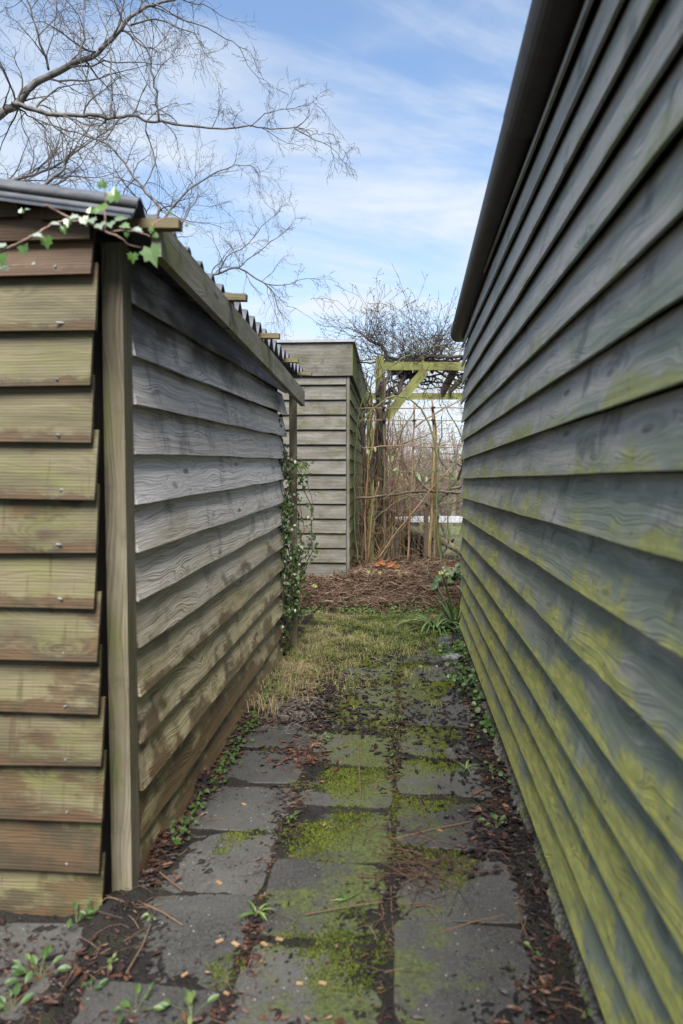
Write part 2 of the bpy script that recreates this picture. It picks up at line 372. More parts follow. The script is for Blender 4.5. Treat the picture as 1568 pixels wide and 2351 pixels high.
# ================================================================ ground
def sstep(a, b, x): t = max(0, min(1, (x - a) / (b - a))); return t * t * (3 - 2 * t)
def gh(x, y):
    """terrain height"""
    h = .30 * sstep(7.55, 8.45, y) + .05 * sstep(8.4, 8.9, y) * math.exp(-((x - .9) / .9) ** 2) - .17 * sstep(9.15, 10.2, y)
    return h
def grid(mb, x0, x1, y0, y1, nx, ny, fz):
    vs = []; fs = []
    for j in range(ny + 1):
        for i in range(nx + 1):
            x = x0 + (x1 - x0) * i / nx; y = y0 + (y1 - y0) * j / ny; vs.append((x, y, fz(x, y)))
    for j in range(ny):
        for i in range(nx):
            a = j * (nx + 1) + i; fs.append((a, a + 1, a + nx + 2, a + nx + 1))
    mb.add(vs, fs, [(q[0], q[1]) for q in vs])
def fb(x, y, s, z=0., o=4): return mnoise.fractal(Vector((x * s, y * s, z)), 1., 2., o)

m_soil, nt = newmat('dark_soil'); g = nt.n('ShaderNodeNewGeometry').outputs['Position']
n1 = nt.noise(g, 5., 5, .6); n2 = nt.noise(g, 55., 6, .7); n3 = nt.vor(g, 90.)
c = nt.mix(nt.step(n1, .35, .65), (.009, .007, .0065), (.020, .0155, .013))
c = nt.mix(nt.step(n2, .5, .75), c, (.036, .028, .022))
n4 = nt.noise(g, 7., 6, .65); c = nt.mix(nt.m('MULTIPLY', nt.step(n4, .52, .68), .55), c, (.030, .035, .010))
finish(nt, c, .85, nt.m('ADD', n2, nt.m('MULTIPLY', n3, .5)), 1., .02)
m_lawn = mat_plain('lawn_grass', (.085, .075, .042), (.13, .16, .045), 1.6, .9, .5, .03)
m_field = mat_plain('field', (.06, .07, .03), (.10, .09, .05), .3, .95)
mb = MB(); mb.add([(-400, -60, -.25), (400, -60, -.25), (400, 500, -.25), (-400, 500, -.25)], [(0, 1, 2, 3)])
struct(mb.build('ground', m_field))
mb = MB()
_ca, _sa = math.cos(ALPHA), math.sin(ALPHA)
def creep(x, y):
    s_ = x * _ca - y * _sa; t_ = x * _sa + y * _ca; e = 0
    for (sc, wd, am) in ((-.035, .026, .011), (-.488, .036, .018), (-.97, .070, .032), (.490, .066, .034)): e = max(e, am * math.exp(-((s_ - sc) / wd) ** 2))
    for (off, st, lo_, hi_) in ((2.34, .468, -.02, .44), (2.21, .462, -.48, -.05), (2.43, .458, -.93, -.50)):
        if lo_ < s_ < hi_: dd = abs((t_ - off + st / 2) % st - st / 2); e = max(e, .015 * math.exp(-(dd / .016) ** 2))
    return e * (.35 + 1.5 * (.5 + fb(x, y, 3.1, 70, 3))) + .008 * fb(x, y, 1.7, 75, 2) * sstep(2.2, 4.5, t_)
def pathsoil(x, y): return gh(x, y) - .012 + .010 * fb(x, y, 9, 1, 3) + .016 * abs(fb(x, y, 42, 4, 2)) + creep(x, y)
def topz(x, y): return max(0., pathsoil(x, y)) if y < 7.5 else soilz(x, y)
grid(mb, -1.6, 1.7, 1.2, 7.5, 270, 520, pathsoil)
grid(mb, -1.6, 1.7, 7.5, 9.6, 120, 90, lambda x, y: gh(x, y) - .010 + .014 * fb(x, y, 9, 1) + .010 * abs(fb(x, y, 28, 4, 3)) + .03 * sstep(7.6, 8.2, y) * fb(x, y, 4, 2))
struct(mb.build('soil', m_soil, smooth=True))
mb = MB(); grid(mb, -6, 8, -4, 9.6, 60, 60, lambda x, y: gh(x, y) - .07 + .01 * fb(x, y, 2)); struct(mb.build('terrain', m_soil, smooth=True))
mb = MB(); grid(mb, -14, 30, 9.5, 60, 80, 90, lambda x, y: gh(x, y) - .012 + .02 * fb(x, y, 1.5)); struct(mb.build('lawn', m_lawn, smooth=True))

# paving: three columns of slabs
m_pave, nt = newmat('concrete_slab'); u, v, r = uvr(nt); g = nt.n('ShaderNodeNewGeometry').outputs['Position']
n1 = nt.noise(g, 3.2, 4, .6); n2 = nt.noise(g, 130., 3, .6); n3 = nt.vor(g, 85.)
base = nt.mix(nt.step(n1, .3, .7), (.036, .035, .034), (.068, .066, .063))
base = nt.mix(nt.m('MULTIPLY', nt.step(n2, .42, .66), .7), base, (.105, .100, .090))
base = nt.mix(nt.m('SUBTRACT', 1., nt.step(n3, .10, .22)), base, (.016, .016, .017))
sp = nt.vor(g, 27.); base = nt.mix(nt.m('SUBTRACT', 1., nt.step(sp, .06, .10)), base, (.34, .31, .25))
bl = nt.noise(g, 7.5, 6, .68); base = nt.mix(nt.m('MULTIPLY', nt.step(bl, .55, .70), .7), base, (.035, .030, .027))
rv = nt.m('MULTIPLY', nt.m('SUBTRACT', r, .5), .5); rv = nt.m('ADD', 1., rv)
base = nt.mix(1., base, nt.xyz(rv, rv, rv), 'MULTIPLY')
ps = nt.sep(g); md = nt.m('SUBTRACT', ps[0], nt.m('MULTIPLY', ps[1], .0855))      # distance across the alley
mc = nt.m('SUBTRACT', 1., nt.m('MULTIPLY', nt.m('ABSOLUTE', nt.m('ADD', md, .13)), 1.9))
mn = nt.noise(g, 5.5, 6, .66); mk = nt.step(nt.m('ADD', nt.m('MULTIPLY', mc, .34), mn), .62, .84)
mf = nt.noise(g, 70., 3, .6)
moss = nt.mix(nt.step(mf, .35, .65), (.030, .042, .008), (.085, .105, .015))
mk = nt.m('MULTIPLY', mk, nt.step(nt.m('ADD', mf, nt.m('MULTIPLY', mk, .35)), .38, .62))
base = nt.mix(nt.m('MULTIPLY', mk, .85), base, moss)
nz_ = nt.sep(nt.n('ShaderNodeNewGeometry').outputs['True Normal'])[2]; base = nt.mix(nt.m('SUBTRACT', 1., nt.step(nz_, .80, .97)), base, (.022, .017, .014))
finish(nt, base, nt.m('ADD', .56, nt.m('MULTIPLY', mk, .35)), nt.m('ADD', n2, nt.m('MULTIPLY', n1, .8)), .35, .006, .45)
DA = Vector((math.sin(ALPHA), math.cos(ALPHA), 0)); RA = Vector((math.cos(ALPHA), -math.sin(ALPHA), 0))
def al(s_, t_, z=0.): return RA * s_ + DA * t_ + Vector((0, 0, z))        # alley frame: s across, t along
mb = MB(); rg = random.Random(5); PAVE = []
def slab(cx, ct, sx, st, th=.05, skew=None):
    c0 = al(cx, ct, -th / 2 + rg.uniform(-.004, .004)); ang = -ALPHA + rg.uniform(-.02, .02) if skew is None else skew
    n = 5; pts = []; hx, hy = sx / 2, st / 2; ca, sa = math.cos(ang), math.sin(ang)
    tx, ty = rg.uniform(-.014, .014), rg.uniform(-.014, .014); rr = rg.random()
    per = [(-hx, -hy), (hx, -hy), (hx, hy), (-hx, hy)]; ring = []
    for i in range(4):
        a, b = per[i], per[(i + 1) % 4]
        for k in range(12):
            f = k / 12; x = a[0] + (b[0] - a[0]) * f; y = a[1] + (b[1] - a[1]) * f
            d_ = .004 * mnoise.noise(Vector((x * 19 + rr * 90, y * 19, 0)))
            crn = min(k, 12 - k)
            if crn == 0: d_ -= .014 + .02 * abs(mnoise.noise(Vector((rr * 70, i, 0))))
            elif crn == 1: d_ -= .003
            l = math.hypot(x, y); ring.append((x * (1 + d_ / l), y * (1 + d_ / l)))
    def W(x, y, z): return (c0.x + ca * x - sa * y, c0.y + sa * x + ca * y, c0.z + z + tx * x / .3 + ty * y / .3)
    vs = []; m_ = len(ring)
    for (s_, z_) in ((1., -.05), (1., th / 2 - .004), (.99, th / 2)):
        for (x, y) in ring: vs.append(W(x * s_, y * s_, z_))
    vs.append(W(0, 0, th / 2)); fs = []
    for lv in range(2):
        for k in range(m_): k2 = (k + 1) % m_; fs.append((lv * m_ + k, lv * m_ + k2, (lv + 1) * m_ + k2, (lv + 1) * m_ + k))
    for k in range(m_): fs.append((2 * m_ + k, 2 * m_ + (k + 1) % m_, 3 * m_))
    mb.add(vs, fs, [(q[0], q[1]) for q in vs], rr)
sz = .455
for j in range(-4, 9):
    slab(.205, 2.34 - sz / 2 + j * .468, sz, sz)
    slab(-.262, 2.21 - sz / 2 + j * .462, .442, sz)
    if j < 7: slab(-.715, 2.43 - sz / 2 + j * .458, .435, sz)
slab(-1.19, 2.28 - sz / 2 - .03, .44, .44, skew=-.05); slab(-1.66, 2.22 - sz / 2 - .03, .44, .44, skew=-.1)
slab(-1.19, 1.80 - sz / 2 - .03, .44, .44, skew=-.12)
struct(mb.build('path', m_pave))

# ================================================================ left shed
sh = thing('garden_shed', 'weathered grey and brown lap-board shed with corrugated roof on the left of the alley', 'shed', (-.743, 2.55, 0), -ALPHA)
fr = [.04 + .1765 * k for k in range(13)]
mb = MB()
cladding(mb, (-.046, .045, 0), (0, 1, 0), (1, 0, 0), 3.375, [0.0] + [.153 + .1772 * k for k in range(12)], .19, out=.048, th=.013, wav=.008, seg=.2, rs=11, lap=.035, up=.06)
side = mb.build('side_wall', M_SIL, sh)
mb = MB()
cladding(mb, (-2.6, -.145, 0), (1, 0, 0), (0, -1, 0), 2.545, [-.015] + [.151 + .1815 * k for k in range(12)], .17, out=.048, th=.018, wav=.012, ragged=(0, .012), rs=4, lap=.045)
front = mb.build('front_wall', M_FRONT, sh)
rg = random.Random(3)
nm = None
for k in range(12):
    mbn = MB(); zz = .151 + .1815 * k + .026
    mbn.tube([(-.17 + rg.uniform(-.02, .02), -.186, zz), (-.17, -.196, zz)], .0034, 8); mbn.build('nail', M_ZINC, front)
mb = MB(); mb.box((-1.35, -.02, 1.17), (2.5, .02, 2.25), ax=0); mb.box((-.085, 1.75, 1.13), (.02, 3.3, 2.2), ax=1); mb.box((-1.35, 3.38, 1.13), (2.56, .02, 2.2), ax=0)
mb.box((-.14, -.06, 1.14), (.10, .12, 2.3), ax=2)
mb.build('lining', M_DARK, sh)
mb = MB(); mb.box((-.040, -.012, 1.125), (.074, .08, 2.33), r=.3)
mb.build('corner_post', M_POST, sh)
mb = MB(); mb.box((.045, 3.47, 1.13), (.06, .04, 2.26), r=.7); mb.build('corner_post', M_POST, sh)
mb = MB(); beam(mb, (.135, -.10, 2.285), (.122, 3.50, 2.125), .034, .124, .5); mb.build('fascia', M_FASC, sh)
mb = MB(); mb.box((-1.27, -.190, 2.306), (2.44, .022, .10), r=.21, ax=0); mb.box((-1.40, -.212, 2.352), (2.25, .022, .055), r=.81, ax=0); mb.box((-.16, -.208, 2.345), (.085, .03, .065), r=.4, ax=2)
mb.build('top_board', M_FRONT, sh)
# corrugated roof sheet
mb = MB(); P_ = .178; nyy = 420; y0, y1 = -.27, 3.60
def corr(y): return .044 * math.cos(2 * math.pi * y / P_)
vs = []; fs = []
for j in range(nyy + 1):
    y = y0 + (y1 - y0) * j / nyy; c_ = corr(y); wob = .008 * mnoise.noise(Vector((y * 2, 0, 0)))
    for (x, dz) in ((-2.7, 0), (.112 + .02 * mnoise.noise(Vector((math.floor((y + .9) / .9), 3, 0))), 0)):
        zt = 2.366 - .16 * x + c_ + wob
        vs += [(x, y, zt), (x, y, zt - .009)]
for j in range(nyy):
    a = 4 * j; b = a + 4
    fs += [(a, a + 2, b + 2, b), (a + 1, b + 1, b + 3, a + 3), (a + 2, a + 3, b + 3, b + 2)]
mb.add(vs, fs); mb.add([vs[0], vs[1], vs[3], vs[2]], [(0, 1, 2, 3)])
mb.build('roof', M_ROOF, sh, smooth=False)
mb = MB(); mb.box((-1.30, -.30, 2.70), (2.84, .02, .10), rot=Matrix.Rotation(R(9.4), 3, 'Y').to_quaternion(), ax=0)
mb.tube([(-2.7, -.285, 2.896), (.14, -.285, 2.425)], .046, 10)
mb.v = []; mb.f = []; mb.uv = []; mb.r = []
mb.tube([(-2.7, -.268, 2.352 + .16 * 2.7), (.13, -.268, 2.352 - .16 * .13)], .013, 14); mb.build('roof_verge', M_VERGE, sh, smooth=True)
for k, (yy, ln_, zz) in enumerate(((-.12, .225, .0), (.86, .23, .0), (1.80, .223, 0), (2.72, .20, 0), (3.42, .208, 0))):
    mb = MB(); mb.box((ln_ - .15, yy, 2.322), (.30, .045, .030), rot=Matrix.Rotation(R(2), 3, 'Y').to_quaternion(), r=.13 * k + .1, ax=0); mb.build('batten', M_BAT, sh)

# ================================================================ green shed on the right
GZ_ = lambda y: 2.99 - .060 * (y - 2.27) - .18
gs = thing('garden_shed', 'dark green painted lap-board shed with yellow algae and brown gutter on the right', 'shed', (.534, 0, 0), -ALPHA)
mb = MB()
cladding(mb, (.016, -2.2, 0), (0, 1, 0), (-1, 0, 0), 8.60, [.150 + .1635 * k for k in range(17)], .15, out=.042, th=.012, wav=.004, rs=21, lap=.03, seg=.3, up=lambda z_: .085 * sstep(.7, 1.35, z_) - .03 * sstep(1.5, 2.1, z_))
mb.build('side_wall', M_GREEN, gs)
mb = MB(); cladding(mb, (.03, 6.40, 0), (1, 0, 0), (0, 1, 0), 3., [.150 + .1635 * k for k in range(16)], .19, rs=22)
mb.build('end_wall', M_GREEN, gs)
mb = MB(); mb.box((.05, 2.1, .14), (.06, 8.56, .16), ax=1); mb.build('plinth', M_PLINTH, gs)
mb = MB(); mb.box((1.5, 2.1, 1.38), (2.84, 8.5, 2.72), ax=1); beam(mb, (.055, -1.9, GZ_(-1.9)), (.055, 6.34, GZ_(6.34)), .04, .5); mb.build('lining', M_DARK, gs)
# rough cast footing
m_foot, nt = newmat('rough_footing'); g = nt.n('ShaderNodeNewGeometry').outputs['Position']
n1 = nt.noise(g, 18., 6, .7); n2 = nt.vor(g, 60.)
c = nt.mix(nt.step(n1, .35, .65), (.07, .066, .058), (.20, .185, .165)); c = nt.mix(nt.step(nt.noise(g, 6., 4, .6), .5, .7), c, (.17, .19, .07))
finish(nt, c, .9, nt.m('ADD', n1, n2), .8, .02)
mb = MB(); vs = []; fs = []; n_ = 700; na = 9
for j in range(n_ + 1):
    y = -1. + 7.45 * j / n_; wd = .050 + .022 * mnoise.fractal(Vector((y * 2.3, 0, 0)), 1, 2, 3)
    for i in range(na + 1):
        f = i / na; x = .05 - (.05 + wd) * f; z = .058 * (1 - f ** 3) - .03 * f ** 3 + .016 * mnoise.fractal(Vector((x * 30, y * 22, 3)), 1, 2, 4)
        vs.append((x + .010 * mnoise.noise(Vector((x * 40, y * 30, 9))), y, z))
for j in range(n_):
    for i in range(na): a = j * (na + 1) + i; fs.append((a, a + na + 1, a + na + 2, a + 1))
mb.add(vs, fs); mb.build('footing', m_foot, gs, smooth=False)
# half-round gutter
def gutter(mb, y0, y1, x0, x1, z0, z1, rad):
    n = 14; vs = []; m_ = 12; fs = []
    for j in range(m_ + 1):
        f = j / m_; y = y0 + (y1 - y0) * f; xc = x0 + (x1 - x0) * f; zc = z0 + (z1 - z0) * f
        for k in range(n + 1):
            a = math.pi + math.pi * k / n; vs.append((xc + rad * math.cos(a), y, zc + rad * math.sin(a)))
        for k in range(n + 1):
            a = 2 * math.pi - math.pi * k / n; vs.append((xc + (rad - .006) * math.cos(a), y, zc + (rad - .006) * math.sin(a)))
    q = 2 * (n + 1)
    for j in range(m_):
        for k in range(q): k2 = (k + 1) % q; fs.append((j * q + k, j * q + k2, (j + 1) * q + k2, (j + 1) * q + k))
    fs.append(tuple(range(q))); fs.append(tuple(m_ * q + k for k in range(q))[::-1]); mb.add(vs, fs)
GX = lambda y: -.050 + .004 * (y - 2.27); GZ = lambda y: 2.99 - .060 * (y - 2.27)
mb = MB(); gutter(mb, -1.2, 3.0, GX(-1.2), GX(3.0), GZ(-1.2), GZ(3.0), .086); g1 = mb.build('gutter', M_GUT, gs, smooth=False)
mb = MB(); gutter(mb, 2.95, 6.46, GX(2.95) - .010, GX(6.46) - .014, GZ(2.95), GZ(6.46), .074); mb.build('gutter', M_GUT, gs, smooth=False)
mb = MB(); beam(mb, (.0, -1.3, GZ(-1.3) + .02), (.0, 6.6, GZ(6.6) + .02), .03, .12); mb.build('fascia', M_GUT, gs)
mb = MB(); vs = []; rg = random.Random(8)
nn = 160
for j in range(nn + 1):
    y = -1.4 + 8.02 * j / nn; e = rg.uniform(-.006, .006)
    zr = GZ(y) + .05; vs += [(GX(y) - .050 + e, y, zr + .016), (GX(y) - .050 + e, y, zr), (3., y, zr + .78), (3., y, zr + .76)]
for j in range(nn):
    a = 4 * j; b = a + 4; mb.f += [(a, b, b + 2, a + 2), (a + 1, a + 3, b + 3, b + 1), (a, a + 1, b + 1, b)]
fs = mb.f; mb.f = []; mb.add(vs, fs); e_ = 4 * nn; mb.add([vs[e_], vs[e_ + 1], vs[e_ + 3], vs[e_ + 2]], [(0, 1, 2, 3)])
mb.build('roof', M_FELT, gs)

# ================================================================ rear shed
BETA = R(3.9)
rs_ = thing('garden_shed', 'small flat-roofed grey lap-board shed at the far end of the alley', 'shed', (.055, 8.3, .27), -BETA)
mb = MB(); bt = [.035] + [.205 + .1705 * k for k in range(13)]
cladding(mb, (-1.9, 0, 0), (1, 0, 0), (0, -1, 0), 1.9, bt, .19, out=.036, th=.014, wav=.002, rs=31, lap=.012); mb.build('front_wall', M_REAR, rs_)
mb = MB(); cladding(mb, (.022, .02, 0), (0, 1, 0), (1, 0, 0), 5., bt, .19, out=.024, th=.018, wav=.003, rs=33, lap=.02); mb.build('side_wall', M_REARS, rs_)
mb = MB(); mb.box((-.95, 2.52, 1.2), (1.84, 4.96, 2.36), ax=1); mb.build('lining', M_DARK, rs_)
mb = MB(); mb.box((.022, -.010, 1.17), (.032, .04, 2.38), r=.2); mb.build('corner_trim', M_REAR, rs_)
mb = MB(); mb.box((-.93, -.040, 2.535), (1.98, .028, .375), r=.77, ax=0); mb.build('fascia', M_REAR, rs_)
mb = MB(); mb.box((.062, 2.49, 2.535), (.026, 5.08, .375), r=.37, ax=1); mb.build('fascia', M_REARS, rs_)
mb = MB(); mb.box((-.93, 2.48, 2.737), (2.06, 5.12, .028), ax=1); mb.build('roof', M_METAL, rs_)

# ================================================================ pergola
def dx3(zx, zy): return ((1020 + zx * .2423) * .7836, (950 + zy * .2423) * .7836)     # detail view of the photo, upper
def dx4(zx, zy): return ((1020 + zx * .2423) * .7836, (1350 + zy * .2423) * .7836)    # detail view, lower
def p3(zx, zy, Z): return at(*dx3(zx, zy), Z)
def p4(zx, zy, Z): return at(*dx4(zx, zy), Z)
PZ = 9.35
pg = thing('pergola', 'mossy yellow green timber pergola overgrown with bare vine behind the mulch bed', 'pergola')
a = p3(383, 390, PZ); mb = MB(); mb.box((a.x, PZ, (a.z + .2) / 2), (.105, .105, a.z - .2), r=.1); mb.build('post', M_PERG, pg)
a2 = p4(360, 300, PZ + .25)
mb = MB(); mb.box((p4(268, 700, PZ - .12).x, PZ - .14, .78), (.085, .085, 1.30), r=.6); mb.build('post', M_PERG, pg)
b0 = p3(425, 508, PZ - .02); b1 = p3(1500, 512, PZ - .02); b1.x = 3.6
mb = MB(); beam(mb, b0, b1, .05, .105, .3); mb.build('beam', M_PERG, pg)
c0 = p3(470, 870, 12.6); c1 = c0.copy(); c1.x = 4.2; c0.x = a.x - .1; mb = MB(); beam(mb, c0, c1, .05, .11, .9); mb.build('beam', M_PERG, pg)
mb = MB(); mb.box((4.1, 12.6, 1.4), (.1, .1, 2.6)); mb.build('post', M_PERG, pg)
mb = MB(); mb.box((3.5, PZ, 1.5), (.1, .1, 2.5)); mb.build('post', M_PERG, pg)
mb = MB(); mb.box((a.x, 12.62, 1.5), (.1, .1, 2.7), r=.44); mb.build('post', M_PERG, pg)
mb = MB(); beam(mb, p3(930, 560, PZ - .03), p3(455, 1130, PZ - .03), .05, .115, .5); mb.build('brace', M_PERG, pg)
mb = MB(); e0 = p3(1290, 545, 9.4); e1 = p3(1140, 830, 10.9); beam(mb, e0, e1, .05, .13, .4); mb.build('brace', M_PERGB, pg)
for xx in (a.x + .55, a.x + 1.3, a.x + 2.1):
    mb = MB(); beam(mb, (xx, PZ, b0.z + .085), (xx + .1, 12.7, c0.z + .09), .045, .08, xx % 1); mb.build('joist', M_PERG, pg)

# ================================================================ branching generator
def grow(mb, p, d_, L, r0, lvl, rg, nseg=6, droop=0., wig=.22, kids=4, kl=.45, up=0., minr=.0012, ns=4, spread=(.5, 1.1), r=.5, tips=None, kdec=1.0):
    p = Vector(p); d_ = Vector(d_).normalized(); pts = [p.copy()]; rad = [r0]; st = L / nseg
    for i in range(nseg):
        d_ = d_ + Vector((rg.gauss(0, wig), rg.gauss(0, wig), rg.gauss(0, wig) - droop + up)) * (.6 + .4 * (i > 0)); d_.normalize()
        p = p + d_ * st; pts.append(p.copy()); rad.append(max(minr, r0 * (1 - .78 * (i + 1) / nseg)))
    mb.tube(pts, rad, max(3, ns - (lvl < 1)), r, cap=False)
    if tips is not None: tips.append(pts[-1])
    if lvl > 0:
        for k in range(kids):
            f = (k + .6 + rg.uniform(-.3, .3)) / kids; f = min(.98, max(.08, f)) * nseg; i = min(nseg - 1, int(f))
            q = pts[i].lerp(pts[i + 1], f - i); t = (pts[i + 1] - pts[i]).normalized()
            o = t.orthogonal().normalized(); o.rotate(Matrix.Rotation(rg.uniform(0, 2 * math.pi), 3, t))
            an = rg.uniform(*spread); nd = t * math.cos(an) + o * math.sin(an)
            grow(mb, q, nd, L * kl * rg.uniform(.6, 1.3) * (1.15 - .4 * f / nseg), max(minr, rad[i] * .55), lvl - 1, rg, max(4, nseg - 1), droop, wig * 1.1, max(2, int(kids * kdec)), kl, up, minr, ns, spread, r, tips, kdec)
    return pts

M_BARK = mat_plain('birch_bark', (.07, .065, .062), (.17, .165, .16), 12., .85, .4, .01)
M_TWIG = mat_rnd('bare_twigs', [(0, (.055, .046, .046)), (1, (.11, .095, .09))], .8)
M_VINE = mat_rnd('vine_bark', [(0, (.035, .027, .024)), (1, (.10, .080, .068))], .85)
def d8(zx, zy): return (zx * .5497, zy * .5497)
def limb(mb, pts, r0, r1, Z, Zv=.0, n=7, rg=None):
    P = []
    for i, q in enumerate(pts):
        P.append(at(*q, Z + Zv * i / max(1, len(pts) - 1)))
    # subdivide with catmull-rom
    out = []
    for i in range(len(P) - 1):
        a, b, c_, e = P[max(0, i - 1)], P[i], P[i + 1], P[min(len(P) - 1, i + 2)]
        for k in range(3):
            t = k / 3; out.append(.5 * ((2 * b) + (c_ - a) * t + (2 * a - 5 * b + 4 * c_ - e) * t * t + (3 * b - a - 3 * c_ + e) * t ** 3))
    out.append(P[-1]); m_ = len(out)
    if rg: out = [q + Vector((rg.gauss(0, .008), rg.gauss(0, .01), rg.gauss(0, .008))) for q in out]
    rad = [r0 + (r1 - r0) * (i / (m_ - 1)) ** .8 for i in range(m_)]
    mb.tube(out, rad, n, .5); return out, rad
def tree(name, label, limbs, Z, trunk, rg, kidspec, group=None):
    t = thing(name, label, 'tree', (trunk[0][0], trunk[0][1], 0), group=group)
    off = Vector((-trunk[0][0], -trunk[0][1], 0))
    mt = MB(); mc_ = MB()
    mt.tube(trunk, [.16, .14, .12, .08][:len(trunk)], 10)
    for (pts, r0, r1, zv, nk, Lk, lvl, dr, sgn) in limbs:
        o, rd = limb(mt, pts, r0, r1, Z, zv, 7, rg)
        for k in range(nk):
            f = (k + rg.uniform(0, 1)) / nk; i = min(len(o) - 2, int((.03 + .97 * f) * (len(o) - 1)))
            q = o[i].lerp(o[i + 1], rg.random()); tt = (o[i + 1] - o[i]).normalized()
            oo = Vector((rg.gauss(0, .6), rg.gauss(0, .6), rg.gauss(.25 * sgn, .8))).normalized()
            nd = tt * rg.uniform(.2, .9) + oo
            grow(mc_, q, nd, Lk * rg.uniform(.5, 1.3), max(.003, min(rd[i] * .5, .012)), lvl, rg, 8, dr, .20, 5, .48, 0, .0014, 4, (.35, .95), rg.random())
        # tip spray
        for k in range(2):
            grow(mc_, o[-1], (o[-1] - o[-2]).normalized() + Vector((rg.gauss(0, .35), rg.gauss(0, .3), rg.gauss(0, .35))), Lk * .5, r1, max(1, lvl - 1), rg, 8, dr, .2, 5, .5, 0, .0016, 4, (.35, .95), rg.random())
    for m_ in (mt, mc_): m_.v = [(q[0] + off.x, q[1] + off.y, q[2]) for q in m_.v]
    mt.build('trunk', M_BARK, t, smooth=True); mc_.build('crown', M_TWIG, t)
    return t
rg = random.Random(42)
A = [(-300, 520), (-120, 360), (0, 264), (33, 242), (82, 192), (132, 165), (181, 143), (220, 121), (253, 93), (291, 49), (319, 25), (352, 11), (420, -10), (470, -60)]
B = [(33, 240), (44, 242), (110, 258), (159, 265), (209, 264), (264, 270), (308, 268), (341, 279), (396, 284), (484, 296), (572, 290), (621, 297), (676, 294)]
B2 = [(676, 294), (720, 319), (764, 341), (790, 375)]
B3 = [(572, 290), (610, 262), (640, 250), (690, 245), (725, 228)]
C2 = [(264, 270), (255, 225), (257, 180), (250, 120), (245, 70), (225, 20), (215, -40)]
C3 = [(365, 279), (360, 215), (350, 165), (335, 110), (300, 70), (280, 10)]
C4 = [(181, 143), (192, 90), (192, 30), (188, -40)]
C5 = [(110, 160), (100, 120), (80, 60), (60, 0), (40, -50)]
C6 = [(352, 11), (420, 45), (500, 75), (550, 110), (580, 165), (620, 195)]
C7 = [(300, 55), (345, 45), (400, 60), (450, 80), (470, 120)]
C8 = [(250, 270), (205, 200), (170, 90), (120, 20), (95, -50)]
tk = [(-4.6, 8.6, 0), (-4.5, 8.55, 2.), (-4.3, 8.4, 3.4), tuple(at(-300, 520, 8.))]
tree('birch_tree', 'big bare birch with two pale limbs reaching across the upper left sky', [
    (A, .056, .010, .6, 24, .95, 2, .05, 1), (B, .030, .006, .3, 18, .75, 2, .02, 1), (B2, .007, .002, .1, 6, .42, 2, .12, -1), (B3, .007, .002, .1, 6, .40, 2, 0, 1),
    (C2, .012, .005, .3, 8, .7, 2, 0, 1), (C3, .012, .005, -.3, 9, .7, 2, 0, 1), (C4, .014, .006, .4, 6, .8, 2, 0, 1), (C5, .014, .006, -.3, 7, .8, 2, 0, 1),
    (C6, .009, .002, .4, 7, .45, 2, .05, 0), (C7, .012, .003, -.3, 9, .55, 2, .08, 0), (C8, .010, .004, .5, 9, .7, 2, 0, 1)], 8., tk, rg, None)
D1 = [(-260, 700), (-120, 560), (0, 425), (80, 437), (126, 405), (146, 385), (150, 360)]
D2 = [(-120, 640), (60, 560), (200, 520), (363, 495), (335, 440), (308, 407), (286, 374), (242, 330), (181, 308), (110, 285)]
D3 = [(330, 560), (380, 495), (418, 451), (478, 407), (539, 379), (583, 385)]
D4 = [(340, 720), (467, 640), (499, 628), (543, 618), (605, 650), (625, 670), (639, 708)]
D5 = [(543, 618), (580, 590), (620, 555), (655, 530), (680, 500)]
D6 = [(605, 650), (650, 655), (700, 640), (740, 640)]
D7 = [(499, 628), (520, 590), (570, 560), (600, 520), (640, 490)]
D8 = [(0, 425), (60, 405), (120, 385), (200, 330), (260, 290)]
D9 = [(340, 560), (400, 530), (440, 480), (455, 430), (440, 400)]
D10 = [(625, 670), (660, 700), (700, 720), (735, 745)]
tk = [(-7.2, 11.6, 0), (-7.0, 11.5, 2.), (-6.4, 11.2, 3.6), tuple(at(-260, 700, 11.))]
tree('birch_tree', 'smaller bare birch with fine twigs spreading low behind the left shed roof', [
    (D1, .05, .014, 0, 22, 1.15, 2, 0, 1), (D2, .036, .010, .4, 22, 1.0, 2, 0, 1), (D3, .022, .005, .1, 12, .75, 2, 0, 1), (D4, .026, .006, .2, 14, .7, 2, .06, 0),
    (D5, .011, .003, .3, 8, .5, 2, 0, 1), (D6, .010, .003, 0, 6, .5, 2, .05, 0), (D7, .012, .003, -.3, 9, .6, 2, 0, 1), (D8, .03, .008, .4, 17, .95, 2, 0, 1),
    (D9, .014, .004, .2, 10, .7, 2, 0, 1), (D10, .006, .002, .1, 5, .4, 1, .08, -1)], 11., tk, rg, None)

# ---------------------------------------------------------------- vine over the pergola
rg = random.Random(9)
vn = thing('climbing_vine', 'leafless dark woody vine tangled over the pergola beam', 'vine', (a.x, 9.3, .3))
off = Vector((-a.x, -9.3, -.3))
ms, mt_ = MB(), MB()
def curve(mb, pts, r0, r1, n=6, rr=.4, jit=.006, rg_=rg):
    P = [Vector(q) for q in pts]; out = []
    for i in range(len(P) - 1):
        q0, q1, q2, q3 = P[max(0, i - 1)], P[i], P[i + 1], P[min(len(P) - 1, i + 2)]
        for k in range(5):
            t = k / 5; out.append(.5 * ((2 * q1) + (q2 - q0) * t + (2 * q0 - 5 * q1 + 4 * q2 - q3) * t * t + (3 * q1 - q0 - 3 * q2 + q3) * t ** 3))
    out.append(P[-1]); m_ = len(out)
    out = [q + Vector((rg_.gauss(0, jit), rg_.gauss(0, jit), rg_.gauss(0, jit))) for q in out]
    mb.tube(out, [r0 + (r1 - r0) * i / (m_ - 1) for i in range(m_)], n, rr); return out
stems = []
